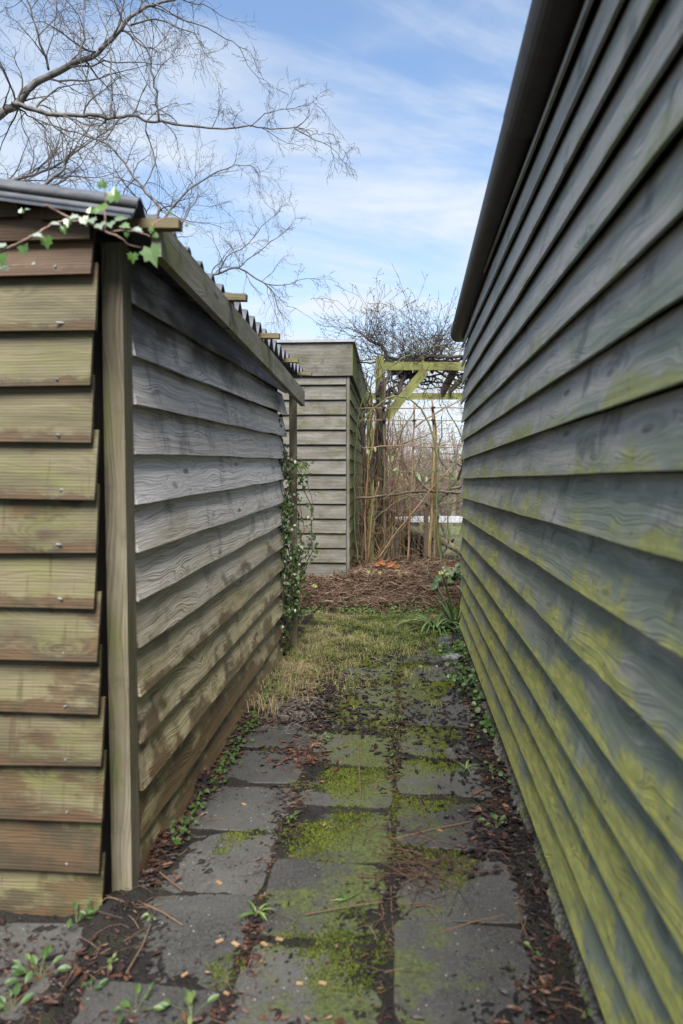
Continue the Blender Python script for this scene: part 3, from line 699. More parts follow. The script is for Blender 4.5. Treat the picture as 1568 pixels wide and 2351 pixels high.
stems.append(curve(ms, [p4(200, 1250, 9.2), p4(210, 700, 9.2), p4(200, 200, 9.2), p3(180, 1500, 9.2), p3(170, 1150, 9.2), p3(250, 1000, 9.3), p3(480, 950, 9.3)], .030, .020))
stems.append(curve(ms, [p4(300, 300, 9.25), p3(340, 1500, 9.25), p3(390, 1380, 9.25), p3(400, 1250, 9.25), p3(390, 960, 9.2), p3(350, 860, 9.2), p3(370, 720, 9.2), p3(480, 640, 9.3), p3(560, 560, 9.4)], .028, .018))
stems.append(curve(ms, [p3(460, 900, 9.5), p3(520, 780, 9.5), p3(600, 850, 9.4), p3(650, 700, 9.4), p3(720, 560, 9.4), p3(820, 450, 9.4), p3(930, 390, 9.4), p3(1100, 400, 9.4), p3(1400, 390, 9.5)], .032, .022))
stems.append(curve(ms, [p3(470, 480, 9.4), p3(450, 330, 9.4), p3(380, 250, 9.4), p3(260, 200, 9.3), p3(180, 120, 9.3)], .030, .012))
stems.append(curve(ms, [p3(700, 450, 9.45), p3(900, 430, 9.45), p3(1050, 350, 9.5), p3(1100, 250, 9.5), p3(1140, 120, 9.5)], .024, .010))
stems.append(curve(ms, [p3(600, 560, 9.5), p3(640, 650, 9.5), p3(760, 640, 9.6), p3(840, 560, 9.6), p3(800, 460, 9.6)], .026, .016))
stems.append(curve(ms, [p3(480, 570, 9.5), p3(600, 600, 9.5), p3(700, 570, 9.4), p3(790, 480, 9.4)], .018, .012))
stems.append(curve(ms, [p3(700, 740, 9.6), p3(900, 700, 9.6), p3(1160, 710, 9.9), p3(1400, 760, 10.)], .014, .008))
stems.append(curve(ms, [p3(820, 390, 9.5), p3(1000, 440, 9.7), p3(1250, 450, 9.8), p3(1450, 400, 9.8)], .026, .016))
for k in range(9):
    zx = rg.uniform(170, 330); pts_ = [p4(zx, 1150, 9.22)]
    for (yy, fn_) in ((700, p4), (200, p4), (1400, p3), (1050, p3), (760, p3), (560, p3)): zx += rg.gauss(18, 38); pts_.append(fn_(zx, yy, 9.22 + rg.gauss(0, .05)))
    stems.append(curve(ms, pts_, rg.uniform(.010, .020), .007, jit=.012))
for k in range(24):
    q0 = p3(rg.uniform(430, 1300), rg.uniform(380, 620), 9.4 + rg.random() * .3); d0 = Vector((rg.gauss(.2, .5), rg.uniform(-.1, .3), rg.gauss(0, .16))); stems.append(curve(ms, [q0, q0 + d0 * .4 + Vector((0, 0, rg.gauss(0, .06))), q0 + d0 * .8 + Vector((0, 0, rg.gauss(0, .05))), q0 + d0 * 1.2], rg.uniform(.008, .018), .005, jit=.012))
for zx, zy, X1, Y1 in ((850, 400, 1.9, 11.5), (1000, 560, 2.2, 12.5), (700, 600, 1.6, 12.4), (560, 700, 1.2, 12.3)):
    q0 = p3(zx, zy, 9.5); stems.append(curve(ms, [q0, q0 + Vector((.3, .8, .06)), Vector((X1, Y1 - .6, 2.9)), Vector((X1 + .5, Y1, 2.95))], .016, .008, jit=.015))
tips = []
for k in range(120):
    st = rg.choice(stems[2:7] + stems[8:9] + stems[3:5]); q = rg.choice(st)
    grow(mt_, q, (rg.gauss(0, .7), rg.gauss(0, .5), rg.uniform(.1, 1.5)), rg.uniform(.25, .85), .0055, 2, rg, 7, 0, .12, 3, .42, .0, .0022, 4, (.5, 1.2), rg.random(), tips)
for k in range(56):      # long straight shoots
    q = p3(rg.uniform(180, 1350), rg.uniform(250, 450), 9.3 + rg.random() * .5); grow(mt_, q, (rg.gauss(-.1, .75), 0, rg.uniform(.25, 1)), rg.uniform(.4, .95), .0045, 1, rg, 9, 0, .07, 7, .16, 0, .002, 4, (.5, 1.1), rg.random(), tips)
for k in range(26):      # shoots left of the post, over the rear shed
    q = p3(rg.uniform(200, 420), rg.uniform(380, 900), 9.3); grow(mt_, q, (rg.gauss(-.5, .4), 0, rg.gauss(.5, .6)), rg.uniform(.3, .65), .004, 1, rg, 9, 0, .12, 5, .3, 0, .002, 4, (.5, 1.1), rg.random(), tips)
for k in range(60):
    q = rg.choice(rg.choice(stems[1:9])); grow(mt_, q, (rg.gauss(0, .8), rg.gauss(0, .4), rg.uniform(-1., .3)), rg.uniform(.25, .6), .005, 1, rg, 6, .1, .28, 4, .5, 0, .0022, 4, (.5, 1.2), rg.random(), tips)
for (q, dd, L) in ((p3(300, 130, 9.3), (-1, 0, .25), .75), (p3(330, 160, 9.3), (-1, 0, -.05), .7), (p3(260, 170, 9.3), (-1, .1, .5), .65), (p3(800, 300, 9.4), (-.05, 0, 1), 1.0), (p3(880, 380, 9.4), (-.9, 0, .55), 1.25), (p3(1050, 260, 9.4), (-.8, 0, .6), 1.0), (p3(1100, 200, 9.4), (.35, 0, 1), .7), (p3(1140, 250, 9.4), (.5, 0, .8), .6), (p3(950, 300, 9.5), (.0, 0, 1), .55)):
    grow(mt_, q, dd, L, .006, 1, rg, 8, 0, .07, 5, .22, 0, .0022, 4, (.4, .9), rg.random(), tips)
for k in range(60):
    X1 = rg.uniform(.8, 3.4); grow(mt_, (X1, rg.uniform(9.8, 12.6), 2.9), (rg.gauss(0, 1), rg.gauss(0, 1), rg.gauss(.1, .4)), rg.uniform(.3, .8), .006, 1, rg, 6, 0, .3, 4, .5, 0, .0022, 4, (.5, 1.2), rg.random())
for m_ in (ms, mt_): m_.v = [(q[0] + off.x, q[1] + off.y, q[2] + off.z) for q in m_.v]
ms.build('stem', M_VINE, vn, smooth=True); mt_.build('twigs', M_VINE, vn)
# buds / dried berries
mbb = MB()
for q in tips[::2]:
    s_ = rg.uniform(.004, .010); q = q + off
    mbb.tube([q, q + Vector((rg.gauss(0, .4), 0, rg.gauss(0, 1))).normalized() * s_ * 2], [s_ * .8, s_ * .3], 4)
mbb.build('buds', M_VINE, vn)

# ---------------------------------------------------------------- cane trellis
M_CANE = mat_wood('cane', (.20, .115, .06), (.30, .19, .11), None, 0, 90., .6, .3)
M_POLEY = mat_wood('peeled_pole', (.22, .16, .07), (.36, .28, .15), None, 0, 50., .8, .6)
M_POLED = mat_wood('dark_pole', (.065, .045, .03), (.15, .11, .075), None, 0, 50., .85, .6)
M_BRAM = mat_plain('bramble_stem', (.07, .10, .03), (.12, .13, .05), 8., .6)
M_TIE = mat_plain('black_tie', (.012, .012, .013), (.02, .02, .02), 5., .6)
tr = thing('cane_trellis', 'trellis of thin brown canes tied across upright poles behind the mulch bed', 'trellis', (0, 0, 0))
def stick(pts, r0, r1, mat, name, parent=None, n=6, jit=.004):
    mb = MB(); curve(mb, pts, r0, r1, n, rg.random(), jit); return mb.build(name, mat, parent, smooth=True)
TZ = 8.95
stick([p3(70, 1013, TZ), p3(700, 1015, TZ), p3(1500, 1008, TZ)], .0075, .006, M_CANE, 'cane', tr)
stick([p3(75, 1168, TZ), p3(700, 1160, TZ), p3(1500, 1172, TZ)], .0075, .006, M_CANE, 'cane', tr)
stick([p3(160, 1505, TZ), p3(600, 1468, TZ), p3(1000, 1485, TZ), p3(1500, 1475, TZ)], .007, .006, M_CANE, 'cane', tr)
stick([p4(445, 1240, TZ + .03), p4(440, 500, TZ + .03), p4(440, 0, TZ + .03), p3(430, 1100, TZ + .03), p3(432, 540, TZ + .03)], .019, .015, M_POLED, 'pole', tr)
stick([p4(715, 1250, TZ + .03), p4(745, 600, TZ + .03), p4(780, 0, TZ + .03), p3(800, 950, TZ + .03)], .015, .010, M_CANE, 'pole', tr)
stick([p4(970, 1300, TZ + .04), p4(1000, 800, TZ + .04), p4(1020, 300, TZ + .04), p4(1035, 0, TZ + .04), p3(1035, 1300, TZ + .04), p3(1018, 1000, TZ + .04)], .026, .014, M_POLEY, 'pole', tr)
stick([p4(1040, 1240, TZ + .06), p4(1045, 700, TZ + .06), p4(1050, 100, TZ + .06), p3(1060, 1300, TZ + .06), p3(1010, 900, TZ + .06)], .016, .009, M_CANE, 'pole', tr)
for (zx, zy) in ((435, 1158), (1030, 1160), (1030, 1008), (435, 1010), (800, 1165)):
    q = p3(zx, zy, TZ); mb = MB(); mb.tube([q + Vector((0, 0, -.012)), q + Vector((0, 0, .012))], .026, 8); mb.build('tie', M_TIE, tr)
q = p4(970, 1165, TZ + .04); mb = MB(); mb.tube([q + Vector((0, 0, -.004)), q + Vector((0, 0, .004))], .031, 8); mb.build('tie', M_TIE, tr)
mbx = MB()
for k in range(46):
    zx = rg.uniform(120, 520) if k < 30 else rg.uniform(500, 700); q0 = p4(zx, 1240, 9. + rg.random() * .35); q1 = p4(zx + rg.gauss(20, 90), 400, 9. + rg.random() * .3); q2 = p3(zx + rg.gauss(30, 130), rg.uniform(900, 1500), 9. + rg.random() * .3)
    curve(mbx, [q0, q0.lerp(q1, .5) + Vector((rg.gauss(0, .03), 0, 0)), q1, q2], rg.uniform(.004, .011), .003, 5, rg.random(), .005, rg)
for k in range(48):
    q0 = p4(rg.uniform(100, 1300), rg.uniform(100, 1200), 9.02); q1 = q0 + Vector((rg.gauss(0, .5), rg.gauss(0, .08), rg.gauss(.25, .3))); curve(mbx, [q0, q0.lerp(q1, .5) + Vector((0, 0, rg.gauss(0, .06))), q1], .0045, .0025, 5, rg.random(), .004, rg)
mbx.build('shoot', mat_rnd('brown_shoots', [(0, (.05, .03, .022)), (.5, (.17, .085, .045)), (1, (.12, .13, .04))], .7), tr)
# loose sticks: things of their own
lo = [([p4(345, 1200, 8.85), p4(700, 720, 8.85), p4(1240, 75, 8.85)], .011, .009, M_CANE, 'long bright orange brown cane leaning diagonally across the fence'),
      ([p4(360, 1195, 8.9), p4(750, 700, 8.88), p4(1000, 420, 8.9), p4(1110, 180, 8.9)], .006, .004, M_CANE, 'thinner cane running just under the long diagonal orange cane'),
      ([p3(260, 1480, 9.), p3(330, 1250, 9.), p3(520, 1150, 9.), p3(800, 1250, 8.98), p3(1000, 1110, 8.98), p3(1420, 880, 8.98)][3:], .010, .008, M_CANE, 'pale cane rising to the right above the second horizontal cane'),
      ([p4(215, 1260, 9.0), p4(205, 700, 9.0), p4(240, 100, 9.0), p3(270, 1600, 9.0), p3(330, 1180, 9.), p3(290, 960, 9.)], .014, .009, M_CANE, 'upright reddish cane beside the dark vine stem by the rear shed'),
      ([p4(235, 1240, 8.95), p4(290, 650, 8.95), p4(370, 250, 8.95), p3(460, 1300, 8.95), p3(470, 1250, 8.95)][:3], .013, .008, M_CANE, 'slightly leaning brown cane in front of the pergola post'),
      ([p4(165, 1230, 9.1), p4(180, 950, 9.1), p4(215, 560, 9.1), p4(140, 310, 9.1)], .010, .006, M_CANE, 'bent brown cane with a broken top close to the rear shed wall'),
      ([p4(155, 1200, 9.15), p4(165, 800, 9.15), p4(200, 350, 9.15), p4(205, 100, 9.15)], .018, .014, M_POLED, 'blackened upright pole against the side of the rear shed'),
      ([p4(390, 1100, 9.1), p4(340, 980, 9.1), p4(280, 860, 9.1)], .010, .008, M_CANE, 'short pale stick leaning low behind the reddish canes'),
      ([p4(95, 455, 8.88), p4(430, 425, 8.88), p4(700, 385, 8.88), p4(950, 370, 8.88), p4(1250, 380, 8.88), p4(1500, 400, 8.88)], .017, .015, M_POLED, 'thick dark branch lying level across the trellis poles'),
      ([p4(1285, 30, 8.9), p4(1215, 330, 8.9), p3(1330, 1500, 8.9)][:2] + [p4(1200, 620, 8.9), p4(1215, 1000, 8.9)], .010, .008, M_BRAM, 'upright green and red stem near the right hand shed'),
      ([p4(1110, 1050, 9.), p4(1150, 1060, 9.), p4(1090, 700, 9.), p4(1080, 420, 9.)][2:] + [p4(1075, 100, 9.)], .012, .01, M_BRAM, 'stout green stem rising beside the peeled yellow pole')]
for i, (pts, r0, r1, mt, lab) in enumerate(lo):
    o = stick(pts, r0, r1, mt, 'stick', None); tag(o, lab, 'stick', 'sticks and canes around the trellis')

# ---------------------------------------------------------------- brambles
def leaf(mb, p, n_, up_, size, kind='ivy', r=.5, fold=.12):
    n_ = Vector(n_).normalized(); up_ = Vector(up_); up_ = (up_ - n_ * up_.dot(n_))
    up_ = up_.normalized() if up_.length > 1e-4 else n_.orthogonal().normalized(); x = up_.cross(n_)
    if kind == 'ivy': o = [(0, -.08), (.22, -.28), (.34, -.10), (.55, -.06), (.40, .16), (.44, .42), (.20, .44), (.0, .86)]
    elif kind == 'oval': o = [(0, -.35), (.16, -.18), (.26, .05), (.24, .3), (.12, .52), (0, .68)]
    else: o = [(0, -.3), (.30, -.34), (.5, -.05), (.46, .25), (.25, .48), (0, .55)]
    o = o + [(-a_, b_) for a_, b_ in o[1:-1][::-1]]
    p = Vector(p); vs = [p + x * (a_ * size) + up_ * ((b_ - .3 * 0) * size) + n_ * (abs(a_) * fold * 2 - b_ * b_ * fold) * size for a_, b_ in o]
    vs.append(p + up_ * .18 * size); k = len(o)
    mb.add(vs, [(i, (i + 1) % k, k) for i in range(k)], [(0, 0)] * (k + 1), r)
M_LEAF = mat_rnd('ivy_leaf', [(0, (.035, .07, .018)), (.5, (.075, .13, .03)), (.85, (.12, .17, .05)), (1, (.24, .28, .13))], .30, .45, .15, .3)
M_LIGHTLEAF = mat_rnd('young_leaf', [(0, (.035, .085, .018)), (.6, (.075, .14, .03)), (1, (.20, .23, .07))], .45, .4, .25, .3)
br = thing('bramble', 'arching green bramble stems with a few green leaves over the trellis', 'bramble', (0, 0, 0))
mb = MB()
curve(mb, [p4(115, 1250, 8.8), p4(85, 800, 8.8), p4(75, 300, 8.8), p3(80, 1600, 8.8), p3(140, 1050, 8.8), p3(260, 760, 8.8), p3(480, 530, 8.8), p3(700, 390, 8.8), p3(880, 295, 8.8), p3(1080, 262, 8.8), p3(1420, 315, 8.8)], .010, .005)
curve(mb, [p3(60, 1320, 8.85), p3(200, 1130, 8.8), p3(400, 940, 8.8), p3(580, 872, 8.8), p3(760, 915, 8.8), p3(900, 1060, 8.8), p3(1000, 1280, 8.8), p3(1060, 1500, 8.8), p4(1080, 100, 8.8), p4(1070, 600, 8.8), p4(1085, 900, 8.8), p4(1130, 1280, 8.8)], .009, .013)
curve(mb, [p3(60, 1310, 8.85), p3(110, 1420, 8.85), p3(220, 1530, 8.85), p3(350, 1640, 8.9)], .007, .004)
for (pts) in ([p4(480, 100, 8.9), p4(700, 130, 8.8), p4(900, 150, 8.8), p4(1120, 150, 8.8), p4(1280, 240, 8.8), p4(1450, 270, 8.8)], [p4(780, 100, 8.9), p4(1000, 130, 8.8), p4(1200, 60, 8.8), p4(1400, 10, 8.8)],
              [p4(300, 720, 8.8), p4(480, 570, 8.8), p4(650, 460, 8.8), p4(880, 400, 8.8), p4(1100, 430, 8.8), p4(1400, 590, 8.8)], [p4(400, 480, 8.8), p4(600, 340, 8.8), p4(800, 250, 8.9), p4(830, 230, 8.9)],
              [p4(700, 540, 8.8), p4(850, 700, 8.8), p4(990, 800, 8.8)], [p4(990, 850, 8.8), p4(1100, 1020, 8.8), p4(1200, 1150, 8.8)], [p3(460, 1280, 8.8), p3(650, 1340, 8.8), p3(900, 1430, 8.8), p3(1150, 1430, 8.8), p3(1420, 1340, 8.8)],
              [p4(590, 120, 8.8), p4(470, 250, 8.8), p4(380, 420, 8.8)]):
    curve(mb, pts, .005, .0035, rr=rg.random())
mb.build('stem', M_BRAM, br, smooth=True)
mb = MB()
for (q, s_) in ((p3(240, 1530, 8.78), .085), (p3(320, 1500, 8.78), .075), (p3(225, 1480, 8.8), .05), (p4(570, 90, 8.75), .08), (p3(530, 1610, 8.78), .09), (p4(870, 190, 8.78), .10), (p4(940, 210, 8.76), .085), (p4(1290, 210, 8.8), .07), (p4(830, 150, 8.8), .06), (p4(1380, 520, 8.8), .05)):
    leaf(mb, q, (rg.gauss(0, .3), -1, .5), (rg.gauss(0, .5), 0, -1), s_, 'oval', rg.random())
mb.build('leaves', M_LIGHTLEAF, br)
# thin dead shoots round the post and through the trellis
mb = MB()
for k in range(80):
    x0 = rg.uniform(.18, 1.45) if k % 3 else rg.uniform(.15, .65); q = Vector((x0, rg.uniform(8.8, 9.5), .3)); grow(mb, q, (rg.gauss(0, .35), rg.gauss(0, .1), 1), rg.uniform(.4, 1.7), .0032, 1, rg, 8, 0, .13, 3, .35, 0, .002, 4, (.4, 1.), rg.random())
M_SHOOT = mat_rnd('dead_shoots', [(0, (.10, .06, .035)), (.5, (.20, .13, .08)), (1, (.16, .16, .09))], .8)
tag(mb.build('dead_shoots', M_SHOOT), 'thicket of thin dry brown shoots growing up through the trellis', 'shrub')

# ---------------------------------------------------------------- chain-link fence
M_WIRE = mat_plain('fence_wire', (.16, .17, .17), (.24, .25, .25), 10., .5)
fz = 9.25; fence = thing('chain_link_fence', 'low chain-link wire fence on posts behind the cane trellis', 'fence', (0, fz, 0))
mb = MB(); st = .058; z0, z1 = .26, 1.28
for k in range(-16, 62):
    for sg in (1, -1):
        x = .18 + k * st * 1.15; pts = []; nz = int((z1 - z0) / (st * .72))
        q = []
        for j in range(nz + 1):
            xx = x + sg * j * st * .575 if False else x + (st * .575 if (j + (sg > 0)) % 2 else 0) * 1.0
            q.append((xx + (k * 0), (.0025 if sg > 0 else -.0025) * (1 if j % 2 else -1), z0 + j * st * .72))
        if sg > 0: pts = q
        else: pts = [(p_[0] - (0), p_[1], p_[2]) for p_ in q]
        if .05 < x < 3.5: mb.tube(pts, .0026, 3, cap=False)
mb.build('wire_mesh', M_WIRE, fence)
for zz in (z1, .75, z0 + .02):
    mb = MB(); mb.tube([(.2, 0, zz), (3.5, 0, zz)], .0025, 4); mb.build('line_wire', M_WIRE, fence)
mb = MB(); mb.box((p4(945, 1100, fz).x, .05, .62), (.055, .06, .84), r=.3); mb.build('post', M_PERGB, fence)
mb = MB(); mb.box((p4(1080, 1100, fz).x, .10, .60), (.05, .05, .80), r=.6); mb.build('post', M_PERGB, fence)
mb = MB(); mb.box((2.6, .05, .75), (.07, .07, 1.1), r=.6); mb.build('post', M_PERGB, fence)

# log, table, bin, boards behind the fence
M_LOG = mat_plain('mossy_log', (.13, .125, .06), (.24, .225, .13), 9., .85, .6, .02)
mb = MB(); curve(mb, [p4(330, 640, 9.5), p4(550, 740, 9.48), p4(750, 830, 9.46), p4(980, 910, 9.44), p4(1200, 1010, 9.42), p4(1450, 1150, 9.4)], .055, .043, 10, .4, .004)
tag(mb.build('log', M_LOG, smooth=True), 'long mossy log leaning diagonally down behind the wire fence', 'log')
M_PLAST = mat_plain('white_plastic', (.62, .63, .66), (.72, .73, .75), 3., .35, .05)
tx, ty, tz = 1.78, 11.2, p4(900, 690, 11.2).z
tb = thing('garden_table', 'white plastic garden table standing on the lawn behind the fence', 'table', (tx, ty, .15))
mb = MB(); ring = []
for k in range(40):
    a_ = 2 * math.pi * k / 40; c_, s_ = math.cos(a_), math.sin(a_); e = 2 / 3.2
    ring.append((.95 * math.copysign(abs(c_) ** e, c_), .50 * math.copysign(abs(s_) ** e, s_)))
tv = []; tf = []; lv = ((.97, -.045), (1., -.040), (1., -.004), (.985, 0), (.9, -.001))
for (q, z_) in lv: tv += [(x * q, y * q, z_ + tz - .15) for x, y in ring]
for l_ in range(len(lv) - 1):
    for k in range(40): k2 = (k + 1) % 40; tf.append((l_ * 40 + k, l_ * 40 + k2, (l_ + 1) * 40 + k2, (l_ + 1) * 40 + k))
tf.append(tuple(4 * 40 + k for k in range(40))); tf.append(tuple(range(40))[::-1]); mb.add(tv, tf); mb.build('table_top', M_PLAST, tb)
for (sx, sy) in ((-1, -1), (1, -1), (1, 1), (-1, 1)):
    mb = MB(); x0, y0_ = sx * .66, sy * .33; xl, yl = sx * .80, sy * .40; h_ = tz - .15 - .045
    mb.add([(x0 - .07, y0_ - .02, h_), (x0 + .07, y0_ - .02, h_), (x0 + .07, y0_ + .03, h_), (x0 - .07, y0_ + .03, h_), (xl - .03, yl - .02, 0), (xl + .03, yl - .02, 0), (xl + .03, yl + .02, 0), (xl - .03, yl + .02, 0)],
           [(0, 1, 5, 4), (1, 2, 6, 5), (2, 3, 7, 6), (3, 0, 4, 7), (4, 5, 6, 7), (0, 3, 2, 1)]); mb.build('leg', M_PLAST, tb)
M_BLACK = mat_plain('black_plastic', (.008, .008, .009), (.016, .016, .018), 8., .5)
q = p4(830, 1100, 9.9)
bn_ = thing('compost_bin', 'black open-fronted plastic bin on the ground behind the wire fence', 'bin', (q.x, 10.0, .13))
mb = MB(); 
for (c_, s_) in (((-.19, 0, .27), (.03, .4, .54)), ((.19, 0, .27), (.03, .4, .54)), ((0, .19, .27), (.35, .02, .54)), ((0, 0, .012), (.35, .36, .02))): mb.box(c_, s_)
mb.build('body', M_BLACK, bn_)
M_TEAL = mat_plain('teal_plastic', (.03, .09, .085), (.05, .13, .12), 8., .4)
mb = MB(); mb.box((-.06, -.01, .565), (.56, .46, .035), ax=0); mb.build('lid', M_TEAL, bn_)
q = p4(580, 1100, 9.6); mb = MB(); beam(mb, p4(545, 1280, 9.55), p4(600, 860, 9.6), .07, .03, .3)
M_WHITEB = mat_wood('white_board', (.42, .43, .44), (.55, .56, .58), (.30, .33, .18), .2, 60., stain=.4)
tag(mb.build('board', M_WHITEB), 'narrow whitewashed board leaning upright behind the fence left of the bin', 'board')
M_BLUE = mat_plain('blue_plastic', (.06, .13, .22), (.09, .17, .27), 6., .4)
q = p4(960, 740, 11.9); ch_ = thing('watering_can', 'blue grey plastic watering can half hidden under the white table', 'can', (q.x + .05, 11.3, .15))
mb = MB(); mb.tube([(0, 0, 0), (0, 0, .05), (0, 0, .25), (0, 0, .27)], [.11, .12, .10, .06], 16); mb.build('body', M_BLUE, ch_, smooth=True)
mb = MB(); mb.tube([(.09, 0, .05), (.2, 0, .2), (.30, 0, .32)], [.02, .016, .022], 8); mb.build('spout', M_BLUE, ch_, smooth=True)
mb = MB(); mb.tube([(0, 0, .26), (-.06, 0, .33), (-.15, 0, .30), (-.15, 0, .15), (-.11, 0, .1)], .01, 6); mb.build('handle', M_BLUE, ch_, smooth=True)

# old trunks and thicket in the far garden
rg = random.Random(77)
M_MOSSB = mat_plain('mossy_bark', (.09, .085, .05), (.20, .19, .12), 6., .9, .5, .02)
M_FTW = mat_rnd('far_twigs', [(0, (.16, .085, .07)), (.45, (.22, .14, .12)), (.75, (.26, .22, .20)), (1, (.17, .15, .08))], .9)
def fartree(x, y, h, r0, lean, label, lv=3, kk=6):
    t = thing('fruit_tree', label, 'tree', (x, y, .12), group='bare trees beyond the fence'); m1, m2 = MB(), MB()
    pts = grow(m1, (0, 0, 0), (lean, 0, 1), h * .6, r0, 0, rg, 8, 0, .12, 0, .5, 0, .01, 8)
    for k in range(kk):
        i = rg.randint(3, 8); grow(m1, pts[i], (rg.gauss(0, 1), rg.gauss(0, .6), rg.uniform(.1, 1.)), h * .45, r0 * .4, 0, rg, 7, 0, .25, 0, .5, .04, .006, 6)
        grow(m2, pts[i], (rg.gauss(0, 1), rg.gauss(0, .6), rg.uniform(.0, 1.)), h * .45, r0 * .28, lv, rg, 7, 0, .24, 5, .5, .03, .0035, 4, (.5, 1.1), rg.uniform(.4, 1))
    m1.build('trunk', M_MOSSB, t, smooth=True); m2.build('crown', M_FTW, t)
fartree(1.35, 13.2, 2.9, .07, .35, 'bare fruit tree with olive mossy trunk nearest behind the table')
fartree(2.3, 15.5, 3.3, .08, -.3, 'bare fruit tree leaning left in the middle of the far lawn')
fartree(2.9, 19., 3.6, .08, .2, 'farthest bare fruit tree against the pale sky by the green shed')
fartree(.95, 17., 3.6, .08, .1, 'slender bare tree just visible beside the rear shed wall')
mb = MB()
for k in range(3000):
    y = rg.uniform(20, 28); x = rg.uniform(-.5, 6.5) * y / 22; h = rg.uniform(.9, 2.5) * (1.35 if x < 1.9 else .95)
    grow(mb, (x, y, .1), (rg.gauss(0, .16), rg.gauss(0, .1), 1), h, .007, 1, rg, 5, 0, .20, 5, .40, .02, .003, 3, (.5, 1.1), rg.random() * .75)
tag(mb.build('thicket', M_FTW), 'reddish brown mass of bare stems along the far edge of the garden', 'thicket', kind='stuff')

# ================================================================ mulch bed, grass, litter
rg = random.Random(100)
M_STRAW = mat_rnd('dead_stalks', [(0, (.040, .026, .018)), (.4, (.12, .068, .043)), (.75, (.26, .165, .11)), (1, (.46, .35, .25))], .75)
def stalk(mb, p, L, r, rr, flat=.25, lift=.0):
    a_ = rg.uniform(0, 2 * math.pi); d_ = Vector((math.cos(a_), math.sin(a_), rg.gauss(lift, flat))); b_ = Vector((rg.gauss(0, 1), rg.gauss(0, 1), rg.gauss(0, .5))) * L * .12
    p = Vector(p); mb.tube([p - d_ * L / 2, p - d_ * L * .15 + b_, p + d_ * L * .2 + b_, p + d_ * L / 2], r, 3, rr, cap=False)
def soilz(x, y): return gh(x, y) - .010 + .014 * fb(x, y, 9, 1) + .010 * abs(fb(x, y, 28, 4, 3)) + .03 * sstep(7.6, 8.2, y) * fb(x, y, 4, 2)
mb = MB(); n_ = 0
while n_ < 12500:
    x = rg.uniform(-.75, 1.6); y = rg.uniform(7.6, 9.25)
    dens = sstep(7.66, 8.0, y + .10 * fb(x, 0, 3, 8)) * (.35 + .65 * sstep(-.35, .15, fb(x, y, 3.2, 12)))
    if x > 1.15: dens *= .45
    if rg.random() > dens: continue
    hump = .12 * max(0, fb(x, y, 3.2, 12) + .25)
    stalk(mb, (x, y, soilz(x, y) + rg.random() ** .6 * hump + .004), rg.uniform(.07, .24), rg.uniform(.0014, .0030), min(1, max(0, rg.gauss(.5, .26))), .28); n_ += 1
tag(mb.build('dead_stalks', M_STRAW), 'heap of matted dead reddish brown stalks on the raised bed', 'mulch', kind='stuff')
# kerb between bed and grass
M_KERB = mat_plain('kerb_stone', (.13, .12, .10), (.22, .20, .17), 15., .9, .5, .01)
mb = MB(); 
for k in range(5): mb.box((-.82 + k * .56, 7.54 + .015 * (k % 2), -.028), (.54, .05, .06), rot=Matrix.Rotation(rg.gauss(0, .015), 3, 'Z').to_quaternion(), ax=0)
struct(mb.build('kerb', M_KERB))
# grass
M_GRASS = mat_rnd('grass_blades', [(0, (.05, .085, .016)), (.35, (.14, .18, .035)), (.6, (.31, .31, .10)), (.8, (.40, .32, .16)), (1, (.52, .42, .26))], .7, .3, .2, .2)
def blade(mb, p, L, w_, rr, lean=.6, dirn=None):
    a_ = rg.uniform(0, 6.283) if dirn is None else dirn; d_ = Vector((math.cos(a_), math.sin(a_), 0)); x = Vector((-d_.y, d_.x, 0)) * w_ / 2; p = Vector(p); l_ = lean * rg.uniform(.3, 1.4)
    m1 = p + d_ * L * .22 * l_ + Vector((0, 0, L * .5)); m2 = p + d_ * L * .75 * l_ + Vector((0, 0, max(.006, L * (.88 - .35 * l_))))
    mb.add([p - x, p + x, m1 + x * .9, m1 - x * .9, m2], [(0, 1, 2, 3), (3, 2, 4)], [(0, 0)] * 5, rr)
def grassden(s_, t_):
    d_ = sstep(5.3, 6.8, t_ + 1.1 * fb(s_, t_, 2.4, 3))
    lft = sstep(-.20, -.80, s_ + .2 * fb(s_, t_, 4, 17)) * sstep(4.2, 6.1, t_ + .9 * fb(s_, t_, 3, 7))
    d_ = max(d_, lft); 
    if t_ > 7.5: d_ *= .0
    d_ *= .55 + .45 * sstep(-.3, .2, fb(s_, t_, 3.5, 21)); return d_ * (.12 + .88 * sstep(-.22, .12, fb(s_, t_, 6.5, 51)))
mb = MB(); n_ = 0
while n_ < 36000:
    s_ = rg.uniform(-1.02, .56); t_ = 4.1 + 3.5 * rg.random() ** .8; 
    if rg.random() > grassden(s_, t_): continue
    q = al(s_, t_); dry = sstep(-.2, -.85, s_) * .34 + .16 * sstep(6.0, 4.9, t_) - .10 + .42 * fb(s_, t_, 2.6, 33) + .3 * fb(s_, t_, 11, 34)
    rr = min(1, max(0, rg.gauss(.40 + dry, .27))); L = rg.uniform(.025, .06) * (1 + .9 * max(0, fb(s_, t_, 5, 90))) * (1 + 1.1 * sstep(-.45, -.85, s_) * sstep(7, 5, t_) )
    blade(mb, (q.x, q.y, soilz(q.x, q.y) + (.012 if t_ < 6.3 else 0)), L, rg.uniform(.0018, .0040), rr, 1.1); n_ += 1
for k in range(46):      # straggly tufts
    s_ = rg.uniform(-.95, .5); t_ = rg.uniform(4.3, 7.5); q = al(s_, t_); n9 = rg.randint(12, 34); base9 = rg.uniform(.1, .8); h9 = rg.uniform(.05, .12)
    for j in range(n9): blade(mb, (q.x + rg.gauss(0, .02), q.y + rg.gauss(0, .02), topz(q.x, q.y)), h9 * rg.uniform(.5, 1.2), rg.uniform(.002, .004), min(1, max(0, base9 + rg.gauss(0, .12))), 1.)
